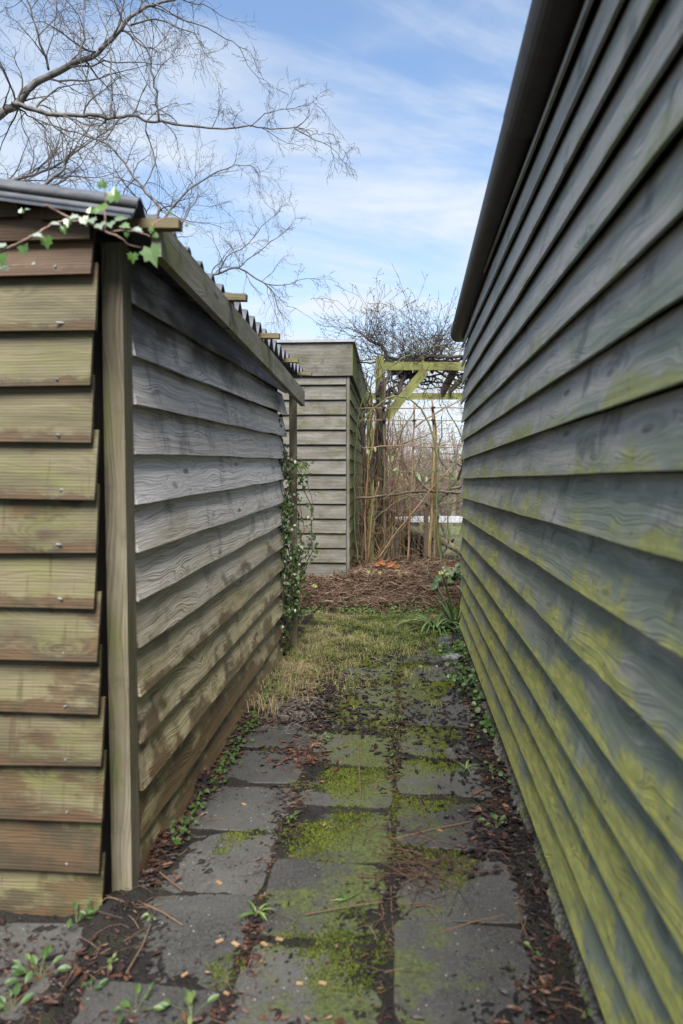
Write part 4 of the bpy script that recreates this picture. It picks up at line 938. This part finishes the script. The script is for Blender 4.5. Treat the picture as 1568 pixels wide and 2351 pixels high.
for k in range(4200):      # green strip beyond the kerb
    x = rg.uniform(-.6, 1.35); y = 7.48 + .45 * rg.random() ** 1.5
    if rg.random() < .45 + .5 * sstep(.2, 1.1, x): blade(mb, (x, y, soilz(x, y)), rg.uniform(.03, .07), .004, rg.uniform(0, .55), 1.)
tag(mb.build('grass', M_GRASS), 'patch of short yellow green and dry tan grass at the end of the path', 'grass', kind='stuff')
# dry straw on the paving edge
mb = MB()
for k in range(2600):
    s_ = -.95 + abs(rg.gauss(0, .28)); t_ = rg.uniform(3.9, 6.3)
    if rg.random() > sstep(3.9, 5., t_): continue
    q = al(s_, t_); stalk(mb, (q.x, q.y, soilz(q.x, q.y) + .015), rg.uniform(.04, .12), .0011, rg.uniform(.6, 1), .25)
for k in range(170):      # reddish needles and stems gathered on the slabs
    q = onz(rg.gauss(960, 70), rg.gauss(1985, 42)); stalk(mb, (q.x, q.y, topz(q.x, q.y) + .008), rg.uniform(.06, .24), rg.uniform(.0009, .0018), rg.uniform(.0, .45), .05)
for k in range(1100):
    s_ = rg.choice((-.95, -.95, .46, .46, -.04, -.49)) + rg.gauss(0, .05); t_ = rg.uniform(1.6, 5.5); q = al(s_, t_); stalk(mb, (q.x, q.y, topz(q.x, q.y) + .006), rg.uniform(.03, .12), .0011, rg.uniform(0, .7), .06)
tag(mb.build('straw', M_STRAW), 'scattered dry grass stems and needles lying on the paving', 'straw', kind='stuff')

# moss: thousands of tiny tufts
M_MOSS = mat_rnd('moss', [(0, (.022, .034, .006)), (.5, (.060, .082, .010)), (1, (.14, .155, .025))], .95, .1, None, .2)
mb = MB(); n_ = 0
def mossden(s_, t_):
    a_ = math.exp(-((s_ + .26) / .20) ** 2) + .72 * math.exp(-((s_ - .17) / .16) ** 2) * sstep(2.3, 2.9, t_)
    a_ *= .55 + .45 * sstep(2.6, 3.0, t_) if t_ < 3 else 1.
    a_ += .5 * math.exp(-((s_ + .035) / .05) ** 2) * sstep(2.4, 3., t_)
    n = fb(s_, t_, 3.0, 41, 5); return sstep(.12, .42, a_ * .52 + n * .62 - .02) * sstep(6.3, 5.6, t_)
while n_ < 48000:
    s_ = rg.uniform(-.75, .48); t_ = 1.6 + 4.6 * rg.random()
    dn = mossden(s_, t_)
    if rg.random() > dn: continue
    q = al(s_, t_); h = (.002 + .006 * dn) * rg.uniform(.5, 1.2); w_ = rg.uniform(.0025, .005); r_ = min(1, max(0, .25 + .4 * dn + rg.gauss(0, .22) + .3 * fb(s_, t_, 14, 2)))
    a_ = rg.uniform(0, 6.28); c_, e_ = math.cos(a_) * w_, math.sin(a_) * w_; x, y = q.x, q.y; g0 = topz(x, y) - .002; h += g0
    mb.add([(x + c_, y + e_, g0), (x - .5 * c_ - .87 * e_, y - .5 * e_ + .87 * c_, g0), (x - .5 * c_ + .87 * e_, y - .5 * e_ - .87 * c_, g0), (x + rg.gauss(0, .002), y + rg.gauss(0, .002), h)], [(0, 1, 3), (1, 2, 3), (2, 0, 3)], [(0, 0)] * 4, r_); n_ += 1
tag(mb.build('moss', M_MOSS), 'patchy olive green moss growing over the paving slabs', 'moss', kind='stuff')
# domed moss cushion
q = onz(1018, 1572); mb = MB()
for k in range(900):
    u_ = rg.random() ** .5; a_ = rg.uniform(0, 6.283); x = math.cos(a_) * u_ * .085; y = math.sin(a_) * u_ * .05; h = .022 * (1 - u_ * u_); s_ = .005
    mb.add([(x + s_, y, h), (x - s_, y + s_, h), (x - s_, y - s_, h - .004), (x, y, h + .008)], [(0, 1, 3), (1, 2, 3), (2, 0, 3)], [(0, 0)] * 4, rg.uniform(.5, 1))
o = mb.build('moss_cushion', M_MOSS); o.location = (q.x, q.y, 0); tag(o, 'small domed bright moss cushion on the right hand paving', 'moss')

# fallen leaves
M_LITTER = mat_rnd('leaf_litter', [(0, (.014, .011, .013)), (.4, (.034, .021, .021)), (.65, (.085, .036, .022)), (.85, (.16, .075, .040)), (1, (.25, .16, .10))], .5, .25, None, .3)
mb = MB()
def dead(mb, x, y, z, s_, rr):
    """curled dead leaf"""
    a_ = rg.uniform(0, 6.283); ca, sa = math.cos(a_), math.sin(a_); cu = rg.uniform(.2, 1.1); tl = rg.gauss(0, .18); vs = []
    for i, f in enumerate((-1, -.5, 0, .5, 1)):
        wd = (.04, .20, .26, .18, .03)[i] * rg.uniform(.8, 1.1)
        for g_ in (-1, 0, 1):
            lx = f * s_ * .5; ly = g_ * wd * s_ * (1 - .35 * cu); lz = abs(g_) * cu * wd * s_ * .55 + abs(f) * s_ * .1 * cu + rg.uniform(0, .1) * s_ + lx * tl
            vs.append((x + ca * lx - sa * ly, y + sa * lx + ca * ly, z + max(lz, 0)))
    fs = []
    for i in range(4):
        for j in range(2): a0 = i * 3 + j; fs.append((a0, a0 + 3, a0 + 4, a0 + 1))
    mb.add(vs, fs, [(0, 0)] * 15, rr)
def scatter(n, fn, smin, smax, cm, cs_):
    for k in range(n):
        x, y = fn(); dead(mb, x, y, topz(x, y) + (.012 if y > 7.5 else .005), rg.uniform(smin, smax), min(1, max(0, rg.gauss(cm, cs_))))
def strip(s0, sd, t0, t1):
    def f():
        q = al(s0 + rg.gauss(0, sd), rg.uniform(t0, t1)); return q.x, q.y
    return f
def spot(x, y, sx, sy):
    def f():
        q = onz(rg.gauss(x, sx), rg.gauss(y, sy)); return q.x, q.y
    return f
scatter(420, strip(-.93, .035, 2.45, 5.2), .02, .055, .5, .25)
scatter(330, strip(.47, .035, 2.2, 6.), .02, .055, .25, .25)
scatter(70, strip(-.04, .035, 1.7, 5.), .015, .04, .35, .25); scatter(70, strip(-.49, .03, 1.6, 4.6), .015, .04, .5, .25)
scatter(120, spot(690, 1740, 42, 18), .025, .06, .62, .14); scatter(110, spot(745, 1640, 60, 22), .03, .065, .12, .12)
scatter(60, spot(1040, 1690, 70, 40), .03, .065, .12, .1); scatter(80, spot(1140, 1860, 28, 55), .03, .06, .55, .25)
scatter(50, spot(1130, 1930, 30, 25), .04, .07, .1, .08); scatter(60, spot(905, 1730, 16, 50), .02, .045, .25, .2)
scatter(90, spot(850, 1560, 110, 30), .025, .05, .1, .12); scatter(160, spot(640, 1540, 50, 60), .02, .05, .6, .25)
scatter(60, spot(350, 1975, 26, 26), .03, .065, .62, .12); scatter(230, spot(575, 2190, 20, 70), .008, .024, .5, .2)
scatter(150, spot(110, 2260, 120, 60), .015, .05, .40, .25); scatter(50, spot(560, 2345, 170, 10), .015, .045, .5, .25); scatter(420, spot(120, 2250, 150, 70), .006, .018, .3, .25)
scatter(90, spot(1250, 2260, 40, 90), .02, .05, .4, .25); scatter(60, spot(650, 1880, 14, 50), .02, .04, .2, .15)
scatter(160, lambda: (rg.uniform(-.6, 1.3), rg.uniform(7.6, 7.85)), .03, .07, .08, .1)
scatter(140, lambda: (rg.uniform(-.6, 1.3), rg.uniform(7.9, 9.1)), .02, .05, .45, .3)
scatter(190, lambda: (rg.uniform(-.5, 1.1), rg.uniform(5.6, 7.5)), .02, .06, .15, .2)
scatter(320, spot(860, 1900, 230, 260), .008, .022, .45, .3)
for (s0, n_, sd) in ((-.035, 420, .035), (-.488, 620, .05), (-.93, 700, .05), (.45, 700, .045)): scatter(n_, strip(s0, sd, 1.6, 6.), .007, .026, .33, .28)
scatter(800, lambda: (lambda q: (q.x, q.y))(al(rg.gauss(-.35, .33), rg.uniform(4., 6.2))), .018, .06, .15, .18)
scatter(160, spot(900, 1660, 90, 40), .025, .055, .12, .12); scatter(150, spot(700, 1600, 60, 45), .02, .055, .35, .25)
scatter(520, lambda: (lambda q: (q.x, q.y))(al(rg.gauss(.36, .12), rg.uniform(2.6, 6.))), .018, .05, .15, .2)
scatter(2200, lambda: (lambda q: (q.x, q.y))(al(rg.uniform(-.93, .45), 1.6 + 4.6 * rg.random() ** .7)), .004, .014, .35, .3)
tag(mb.build('fallen_leaves', M_LITTER), 'dead brown and black leaves littering the paving edges and bed', 'leaves', kind='stuff')
# black twigs and soil crumbs on bed edge
mb = MB()
for k in range(420):
    x = rg.uniform(-.7, 1.3); y = rg.gauss(7.72, .07); stalk(mb, (x, y, soilz(x, y) + .012), rg.uniform(.05, .16), rg.uniform(.0015, .004), rg.uniform(0, .25), .12)
for (xa, ya, xb, yb, r_) in ((820, 1690, 828, 1835, .003), (898, 2040, 905, 2160, .0022), (330, 2080, 420, 2130, .0025), (1010, 2145, 1160, 2105, .003), (880, 1935, 1080, 1890, .0026), (700, 2105, 880, 2075, .0022), (1180, 2080, 1215, 2170, .0026), (290, 2240, 345, 2130, .003), (345, 1990, 420, 2050, .003), (425, 1900, 520, 1880, .0016), (620, 1920, 690, 1850, .002), (955, 1820, 985, 1895, .002)):
    q0, q1 = onz(xa, ya), onz(xb, yb); m_ = (q0 + q1) / 2 + Vector((rg.gauss(0, .006), rg.gauss(0, .006), .012)); q0.z = q1.z = .008; mb.tube([q0, q0.lerp(m_, .6), m_, m_.lerp(q1, .5), q1], r_, 5, rg.uniform(.0, .4))
tag(mb.build('fallen_twigs', M_SHOOT), 'thin dead twigs lying on the slabs and bed edge', 'twigs', kind='stuff')
# soil crumbs strip by the footing
mb = MB()
for k in range(2600):
    q = al(.475 + rg.gauss(0, .028), rg.uniform(1.5, 5.6)); s_ = rg.uniform(.004, .014); ps_ = []
    for v_ in ((1, 0, 0), (-1, 0, 0), (0, 1, 0), (0, -1, 0), (0, 0, 1.), (0, 0, -1)): ps_.append((q.x + v_[0] * s_ * rg.uniform(.6, 1.2), q.y + v_[1] * s_ * rg.uniform(.6, 1.2), topz(q.x, q.y) + v_[2] * s_ * rg.uniform(.5, 1.) + .003))
    mb.add(ps_, [(0, 2, 4), (2, 1, 4), (1, 3, 4), (3, 0, 4), (2, 0, 5), (1, 2, 5), (3, 1, 5), (0, 3, 5)], None, rg.random())
tag(mb.build('soil_crumbs', m_soil), 'loose dark crumbs of soil along the right hand footing', 'soil', kind='stuff')

# pale wood chips on the slabs
M_CHIP = mat_rnd('pale_chip', [(0, (.30, .18, .09)), (1, (.42, .29, .17))], .7)
CHIPL = ['pale wood chip alone in the middle of the left slab beside the corner post', 'larger tan wood chip on the lower mossy centre slab', 'uppermost chip of the cluster in the soil gap by the large left slab', 'upright oval chip second from the left in the soil gap cluster',
    'tan chip to the right in the soil gap cluster', 'rightmost chip of the soil gap cluster', 'pale chip on bright moss above the strewn needles', 'tiny chip high on the left slab near the moss', 'small reddish chip on the largest bottom left slab',
    'small chip beside the larger tan chip on the centre slab', 'faint chip near the right edge of the bottom left slab', 'chip among the dead leaves on the right column of slabs']
for k, (x, y) in enumerate(((503, 2031), (688, 2263), (504, 2165), (541, 2175), (607, 2172), (642, 2165), (745, 1897), (560, 1850), (424, 2245), (741, 2262), (520, 2296), (1010, 1910))):
    q = onz(x, y); mb = MB(); l_ = rg.uniform(.016, .030); mb.box((0, 0, .004), (l_, l_ * .45, .004), rot=Matrix.Rotation(rg.uniform(0, 3), 3, 'Z').to_quaternion(), r=rg.random(), ax=0)
    o = mb.build('wood_chip', M_CHIP); o.location = (q.x, q.y, topz(q.x, q.y) + .003)
    tag(o, CHIPL[k], 'wood chip', 'pale chips on the paving')

# ================================================================ plants
# ivy on the shed's far corner
rg = random.Random(55)
iv = thing('ivy', 'tall narrow ivy climbing the far corner of the left shed', 'ivy', (-.40, 5.93, 0))
io = Vector((.40, -5.93, 0)); ms, ml = MB(), MB()
M_IVS = mat_plain('ivy_stem', (.06, .04, .03), (.13, .10, .07), 20., .8)
def ivp(x, y, Z=5.85): return at(x - 7, y, Z) + io
paths = [[(655, 1505), (665, 1400), (672, 1300), (660, 1180), (650, 1100), (655, 1040)], [(668, 1495), (690, 1380), (700, 1280), (690, 1180), (670, 1100), (655, 1010), (640, 975), (622, 965)],
         [(640, 1500), (645, 1400), (660, 1300), (640, 1200), (625, 1120), (630, 1060)], [(690, 1300), (718, 1260), (722, 1190), (700, 1110), (690, 1070)], [(680, 1380), (710, 1300), (728, 1250)], [(650, 1200), (620, 1150), (612, 1090), (615, 1055)],
         [(645, 1500), (648, 1420), (650, 1330), (655, 1280), (630, 1200)], [(672, 1060), (700, 1062), (715, 1078)], [(665, 1240), (668, 1160), (672, 1090), (662, 1050)]]
for pth in paths:
    o = curve(ms, [ivp(x, y, 5.80 + rg.gauss(0, .05)) for x, y in pth], .007, .0025, 5, .3, .008, rg)
    for q in o:
        for k in range(3):
            leaf(ml, q + Vector((rg.gauss(0, .026), rg.gauss(0, .045), rg.gauss(0, .025))), (rg.gauss(.1, .6), -1, rg.gauss(.5, .6)), (rg.gauss(0, .7), 0, -1), rg.uniform(.016, .042), 'ivy', min(1, max(0, rg.gauss(.45, .3))))
for k in range(300):
    y = rg.triangular(1010, 1510, 1330); cxx = 672 - 18 * (y < 1100) + 8 * math.sin(y / 40); wd = 24 * min(1, (y - 1000) / 260) * (1 if y < 1330 else .72)
    q = ivp(cxx + rg.gauss(0, wd * .62), y, 5.72 + rg.uniform(-.08, .14)); leaf(ml, q, (rg.gauss(.1, .6), -1, rg.gauss(.5, .6)), (rg.gauss(0, .7), 0, -1), rg.uniform(.018, .044), 'ivy', min(1, max(0, rg.gauss(.42, .3))))
for pth in paths[:4]: curve(ms, [ivp(x + rg.gauss(0, 8), y, 5.75) for x, y in pth], .004, .002, 5, .3, .01, rg)
ms.build('stem', M_IVS, iv, smooth=True); ml.build('leaves', M_LEAF, iv)
# brown dead leaves at its foot
mb = MB(); o_ = mb
for k in range(50):
    q = ivp(655 + rg.gauss(0, 6), 1490 + rg.gauss(0, 16), 5.7); dead(mb, q.x, q.y, q.z, .035, rg.uniform(.55, .95))
mb.build('dead_leaves', M_LITTER, iv)

# ivy sprig across the near roof corner
def dn(zx, zy, Z): return at(.2799 * zx, 391.8 + .2799 * zy, Z)
sg_ = thing('ivy', 'ivy shoot with large leaves trailing over the near roof corner of the left shed', 'ivy', tuple(dn(860, 500, 2.2)))
io = -dn(860, 500, 2.2); ms, ml = MB(), MB()
Zs = 2.18
M_IVP = mat_plain('young_ivy_stem', (.20, .13, .10), (.30, .20, .15), 20., .6)
for (pth, r0) in (([(-40, 690), (80, 630), (200, 570), (330, 500), (430, 440), (560, 415), (700, 420), (860, 500)], .0042), ([(860, 500), (862, 350), (865, 230), (860, 90)], .0035), ([(370, 285), (500, 350), (620, 420)], .0036), ([(860, 500), (980, 545), (1060, 610), (1160, 630)], .003),
                  ([(0, 760), (120, 780), (280, 770)], .0022), ([(870, 510), (1000, 490), (1150, 510), (1230, 540)], .0022), ([(1230, 480), (1280, 420), (1400, 380), (1530, 420), (1600, 440)], .002), ([(700, 420), (640, 390), (590, 350)], .003)):
    curve(ms, [dn(x, y, Zs + rg.gauss(0, .01)) + io for x, y in pth], r0, r0 * .6, 6, .3, .001, rg)
for (zx, zy, s_, rr, ux, uz, nz) in ((935, 230, .052, .55, 0, 1, .1), (840, 130, .034, .3, .05, 1, 0), (1235, 650, .068, .75, .35, -1, .0), (380, 560, .042, .35, .1, -1, .0), (190, 620, .040, .35, .3, -1, .0), (10, 700, .042, .4, 0, -1, 0), (20, 620, .04, .95, -.8, .1, 1.3),
                                     (280, 530, .040, .98, .8, -.5, 1.5), (430, 435, .034, .98, .8, -.1, 1.5), (590, 385, .038, .98, .6, 0, 1.2), (560, 410, .03, .3, 0, -.6, .3), (520, 465, .028, .45, .3, -1, .1), (680, 395, .036, .5, .5, -1, .4), (740, 400, .040, .9, .2, -.5, 1.1), (820, 440, .042, .92, .3, -.7, 1.),
                                     (900, 430, .040, .88, .2, -.6, 1.), (960, 400, .042, .85, .6, .0, 1.), (1010, 450, .034, .8, .6, -.4, .9), (1110, 480, .034, .97, .5, -.3, 1.2), (850, 310, .036, .62, -.4, .4, .5), (800, 330, .03, .7, -.6, .2, .5), (1040, 515, .018, .6, 0, -1, 0), (1275, 540, .020, .7, 0, 1, 0), (1240, 490, .02, .6, .2, 1, 0),
                                     (1395, 355, .014, .5, 0, 1, 0), (1090, 690, .034, .25, 0, -1, .0), (175, 340, .018, .4, 0, 1, .2), (215, 318, .014, .97, .6, .3, 1.3), (20, 790, .036, .9, .4, -.4, .9), (10, 745, .03, .4, -.3, 1, .2), (1530, 455, .012, .3, 0, 1, 0), (740, 340, .024, .4, 0, 1, .2), (275, 765, .012, .98, 0, 1, .5)):
    leaf(ml, dn(zx, zy, Zs - .02 + rg.gauss(0, .012)) + io, (rg.gauss(0, .15), -1, nz), (ux, 0, uz), s_ * .95, 'ivy', rr, .08)
ms.build('stem', M_IVP, sg_, smooth=True); ml.build('leaves', mat_rnd('glossy_ivy_leaf', [(0, (.05, .11, .02)), (.6, (.10, .20, .03)), (.8, (.16, .25, .10)), (.9, (.22, .29, .20)), (1, (.40, .46, .40))], .25, .6, .25, .15), sg_)  # pale stops paint the sky's sheen onto the upturned leaves

# sapling shoots at the foot of the left shed front
def seedling(x, y, n, s_, hgt, label, cat='weed', spread=.05, kind='oval', mat=None, col=.5, group=None, z=0., nm='seedling'):
    q = onz(x, y, z); q.z = topz(q.x, q.y) if q.y < 7.5 else q.z; t = thing(nm, label, cat, tuple(q), group=group); m1, m2 = MB(), MB()
    for k in range(n):
        a_ = rg.uniform(0, 6.283); d_ = Vector((math.cos(a_) * spread * rg.uniform(.3, 1), math.sin(a_) * spread * rg.uniform(.3, 1), hgt * rg.uniform(.5, 1.1)))
        m1.tube([(0, 0, 0), d_ * .5 + Vector((0, 0, .006)), d_], .0011, 4); leaf(m2, d_, (rg.gauss(0, .4), -.5, 1), d_ + Vector((0, 0, -.02)), s_ * rg.uniform(.7, 1.2), kind, min(1, max(0, rg.gauss(col, .2))))
    m1.build('stem', M_BRAM, t); m2.build('leaves', mat or M_LIGHTLEAF, t); return t
seedling(175, 2120, 9, .034, .05, 'cluster of round green leaves at the base of the near shed corner', spread=.07, col=.3)
seedling(90, 2250, 12, .040, .045, 'leafy seedling in the litter at the bottom left edge', spread=.08, col=.35)
seedling(210, 2285, 6, .03, .03, 'small green weed just right of the bottom left seedling', spread=.05, col=.2)
seedling(30, 2330, 7, .034, .03, 'low weed in the very bottom left corner', spread=.07, col=.25)
seedling(310, 2330, 8, .032, .03, 'green weed at the lower left edge of the nearest slab', spread=.08, col=.2)
seedling(440, 2338, 8, .034, .035, 'pale green weed at the bottom between two slabs', spread=.09, col=.6)
seedling(250, 2225, 4, .018, .02, 'bright green sprout in the slab joint left of the large slab', spread=.03, col=.9)
seedling(455, 1858, 4, .016, .02, 'tiny sprout by the left wall on the third slab seam', spread=.03, col=.8)
seedling(390, 1920, 6, .022, .03, 'small clover-like weed against the left wall near the first slabs', spread=.04, kind='round')
seedling(670, 1885, 6, .020, .02, 'grey green weed in the soil gap of the middle slabs', spread=.04, col=.4)
seedling(1140, 1905, 7, .030, .04, 'green weed among brown leaves at the right slab edge', spread=.06, col=.5)
seedling(1130, 1790, 7, .024, .03, 'weed beside the right footing above the brown leaves', spread=.06, col=.4)
seedling(735, 1700, 12, .022, .03, 'weedy tuft on the left of the mossy centre slab', spread=.07, col=.4)
seedling(905, 1660, 10, .020, .03, 'small weed in the joint between centre and right slabs', spread=.06, col=.6)
seedling(910, 1740, 9, .016, .02, 'fine leaved weed lower in the same centre joint', spread=.06, col=.5)
seedling(350, 2110, 4, .016, .02, 'bright sprout at the foot of the corner post', spread=.03, col=.9)
seedling(1345, 2340, 5, .026, .02, 'green weed at the bottom right by the footing', spread=.05, col=.5)
seedling(1225, 2190, 4, .018, .02, 'lone sprout in the dark soil by the right footing', spread=.03, col=.5)
# rosettes of strap leaves
M_STRAP = mat_rnd('strap_leaf', [(0, (.05, .12, .025)), (.5, (.11, .19, .045)), (1, (.30, .34, .15))], .4, .5, .2, .2)
def rosette(x, y, n, L, w_, up_, label, nm='rosette', cat='plant', z=0., dr=1.0, bias=None):
    q = onz(x, y, z); q.z = topz(q.x, q.y); t = thing(nm, label, cat, tuple(q)); m1 = MB()
    for k in range(n):
        a_ = rg.uniform(0, 6.283) if bias is None else rg.gauss(*bias); l_ = L * rg.uniform(.55, 1.1); d_ = Vector((math.cos(a_), math.sin(a_), 0)); x_ = Vector((-d_.y, d_.x, 0)); u_ = up_ * rg.uniform(.6, 1.4); vs = []; m_ = 8
        for i in range(m_ + 1):
            f = i / m_; p_ = d_ * l_ * f * (.8 + .2 * f) + Vector((0, 0, l_ * (u_ * f - dr * f * f * .75 * u_ * 1.15))); p_.z = max(p_.z, .004); ww = w_ * (1 - f ** 3) * (.55 + .45 * min(1, f * 4)) / 2
            vs += [p_ - x_ * ww + Vector((0, 0, ww * .35)), p_, p_ + x_ * ww + Vector((0, 0, ww * .35))]
        m1.add(vs, [(3 * i + j, 3 * i + j + 1, 3 * i + j + 4, 3 * i + j + 3) for i in range(m_) for j in range(2)], [(0, 0)] * len(vs), min(1, max(0, rg.gauss(.45, .25))))
    m1.build('leaves', M_STRAP, t); return t
rosette(1000, 1450, 46, .50, .022, .85, 'clump of long arching strap leaves beside the right shed corner', 'strap_plant', 'plant')
rosette(1045, 1455, 14, .36, .026, 1.7, 'taller upright strap leaves right against the green shed corner', 'strap_plant', 'plant', dr=.3)
rosette(590, 2110, 9, .075, .010, .8, 'small green rosette in the gap right of the left slabs', 'rosette', 'weed')
rosette(1070, 1768, 10, .10, .008, .8, 'spiky pale green tuft on the right hand mossy slab', 'rosette', 'weed')
rosette(910, 1678, 8, .06, .006, .8, 'spiky small tuft in the middle joint of the path', 'rosette', 'weed')
rosette(795, 2068, 6, .07, .008, .4, 'withered yellow rosette below the moss on the centre slab', 'rosette', 'weed')
# ground ivy by the right wall
gi = thing('ground_ivy', 'mat of round leaved green creeper along the foot of the green shed', 'creeper', (.95, 5.2, 0)); m1 = MB()
for k in range(1500):
    t_ = rg.uniform(3.0, 6.6); pr = (sstep(3.6, 5.2, t_) * .85 + .06) * sstep(-.12, .15, fb(t_, 0, 3., 66))
    if rg.random() > pr: continue
    s_ = .53 - abs(rg.gauss(0, .05 + .09 * sstep(4.4, 5.4, t_))); q = al(s_, t_) - Vector((.95, 5.2, 0)); q.z = .02 + rg.uniform(.0, .045 + .04 * sstep(4.4, 5.3, t_))
    leaf(m1, q, (rg.gauss(0, .5), -.5 + rg.gauss(0, .3), 1), (rg.gauss(0, 1), rg.gauss(0, 1), -.2), rg.uniform(.016, .040), 'round', min(1, max(0, rg.gauss(.35, .25))))
m1.build('leaves', M_LIGHTLEAF, gi)
gi = thing('ground_ivy', 'loose creeping ivy leaves along the foot of the left shed wall', 'creeper', (-.7, 4., 0)); m1 = MB()
for k in range(260):
    t_ = rg.uniform(2.7, 5.9); s_ = -.93 + abs(rg.gauss(0, .04 + .05 * sstep(4.5, 5.5, t_))); q = al(s_, t_) - Vector((-.7, 4., 0)); q.z = rg.uniform(.02, .045)
    leaf(m1, q, (rg.gauss(0, .5), -.4, 1), (rg.gauss(0, 1), rg.gauss(0, 1), -.2), rg.uniform(.014, .03), 'ivy', rg.uniform(.1, .7))
m1.build('leaves', M_LEAF, gi)
gi = thing('ground_weeds', 'low weeds between the kerb and the mulch heap', 'weeds', (.3, 7.75, .05)); m1 = MB()
for k in range(420):
    x = rg.uniform(-.7, 1.35); y = 7.62 + abs(rg.gauss(0, .10)); z = soilz(x, y) + rg.uniform(.01, .035)
    if fb(x, 0, 3.5, 60) < -.12: continue
    leaf(m1, (x - .3, y - 7.75, z - .05), (rg.gauss(0, .5), -.6, 1), (rg.gauss(0, 1), rg.gauss(0, 1), -.2), rg.uniform(.015, .034), 'round', rg.uniform(.2, .9))
m1.build('leaves', M_LIGHTLEAF, gi)
# broad leaved plant by the green shed on the bed
def onbed(x, y, Z): return at(x, y, Z)
bp = thing('broad_leaf_plant', 'leafy green plant at the right end of the mulch bed', 'plant', tuple(at(1045, 1340, 8.3))); io = -at(1045, 1340, 8.3); m1, m2 = MB(), MB()
for k in range(34):
    q = at(1040 + rg.gauss(0, 15), 1316 + rg.gauss(0, 12), 8.25 + rg.uniform(-.15, .15)) + io; m1.tube([(rg.gauss(0, .02), 0, 0), q * .6, q], .002, 4); leaf(m2, q, (rg.gauss(0, .4), -1, 1), (rg.gauss(0, 1), 0, -1), rg.uniform(.04, .085), 'ivy', rg.uniform(.2, .8))
leaf(m2, at(1010, 1325, 8.1) + io, (0, -1, .8), (-.8, 0, -1), .13, 'oval', .2); leaf(m2, at(1000, 1342, 8.0) + io, (0, -1, .8), (-.6, 0, -1), .14, 'oval', .1)
m1.build('stem', M_BRAM, bp); m2.build('leaves', M_LIGHTLEAF, bp)
# small yellow leaves on the heap, orange leaf
M_YEL = mat_rnd('yellow_leaf', [(0, (.26, .30, .05)), (1, (.38, .38, .12))], .5, .3, .2)
for (x, y, lab) in ((722, 1361, 'yellow leaf low on the left side of the mulch heap'), (1014, 1336, 'yellow leaf on the heap just left of the broad plant'), (1062, 1372, 'yellow leaf on the heap next to the green shed edge'), (911, 1314, 'yellow leaf on the heap right of the orange leaf'), (872, 1322, 'pale yellow leaf on the heap crest left of centre'), (845, 1316, 'green yellow leaf at the top left of the mulch heap')):
    Zl = 8.05 if y > 1345 else 8.35
    q = at(x, y, Zl); q.z = max(q.z, soilz(q.x, q.y) + .05); mb = MB(); leaf(mb, (0, 0, 0), (rg.gauss(0, .2), -1, .8), (rg.gauss(0, 1), 0, 1), .065, 'ivy', rg.random()); o = mb.build('leaf', M_YEL); o.location = q; tag(o, lab, 'leaf', 'yellow leaves on the heap')
M_ORG = mat_plain('orange_leaf', (.20, .065, .020), (.30, .12, .040), 20., .5, .3)
mb = MB()
for k, (x, y, s_) in enumerate(((895, 1298, .12), (880, 1293, .10), (908, 1303, .09), (865, 1297, .09))):
    q = at(x, y, 8.6) - at(890, 1300, 8.6); leaf(mb, q, (rg.gauss(0, .3), -1, .7), (rg.gauss(0, 1), 0, .5), s_, 'oval', .5, .3)
o = mb.build('orange_leaf', M_ORG); o.location = at(890, 1300, 8.6); tag(o, 'crumpled bright orange leaf on top of the mulch heap', 'leaf')
# broken brick and flat stone near the green shed
M_STONE = mat_plain('stone', (.05, .055, .06), (.11, .115, .12), 18., .9, .6, .01)
def stone(x, y, sz, label, rz, mat=M_STONE):
    q = onz(x, y); mb = MB(); n = 9; vs = []; fs = []
    for l_, (sc, z_) in enumerate(((.95, 0), (1., .5), (.86, 1.))):
        for k in range(n):
            a_ = 2 * math.pi * k / n; e = .85 + .25 * abs(math.cos(2 * a_)) + rg.uniform(-.06, .06); vs.append((math.cos(a_) * sz[0] / 2 * sc * e, math.sin(a_) * sz[1] / 2 * sc * e, z_ * sz[2] * rg.uniform(.92, 1.05)))
    for l_ in range(2):
        for k in range(n): k2 = (k + 1) % n; fs.append((l_ * n + k, l_ * n + k2, (l_ + 1) * n + k2, (l_ + 1) * n + k))
    fs.append(tuple(2 * n + k for k in range(n))); mb.add(vs, fs); o = mb.build('stone', mat); o.location = (q.x, q.y, 0); o.rotation_euler.z = rz; tag(o, label, 'stone'); return o
stone(1022, 1487, (.14, .10, .09), 'dark upright stone beside the strap leaved plants', .3)
stone(1042, 1515, (.20, .09, .045), 'flat pale grey stone under the green shed wall', -.2, mat_plain('pale_stone', (.16, .17, .19), (.25, .26, .28), 20., .7))
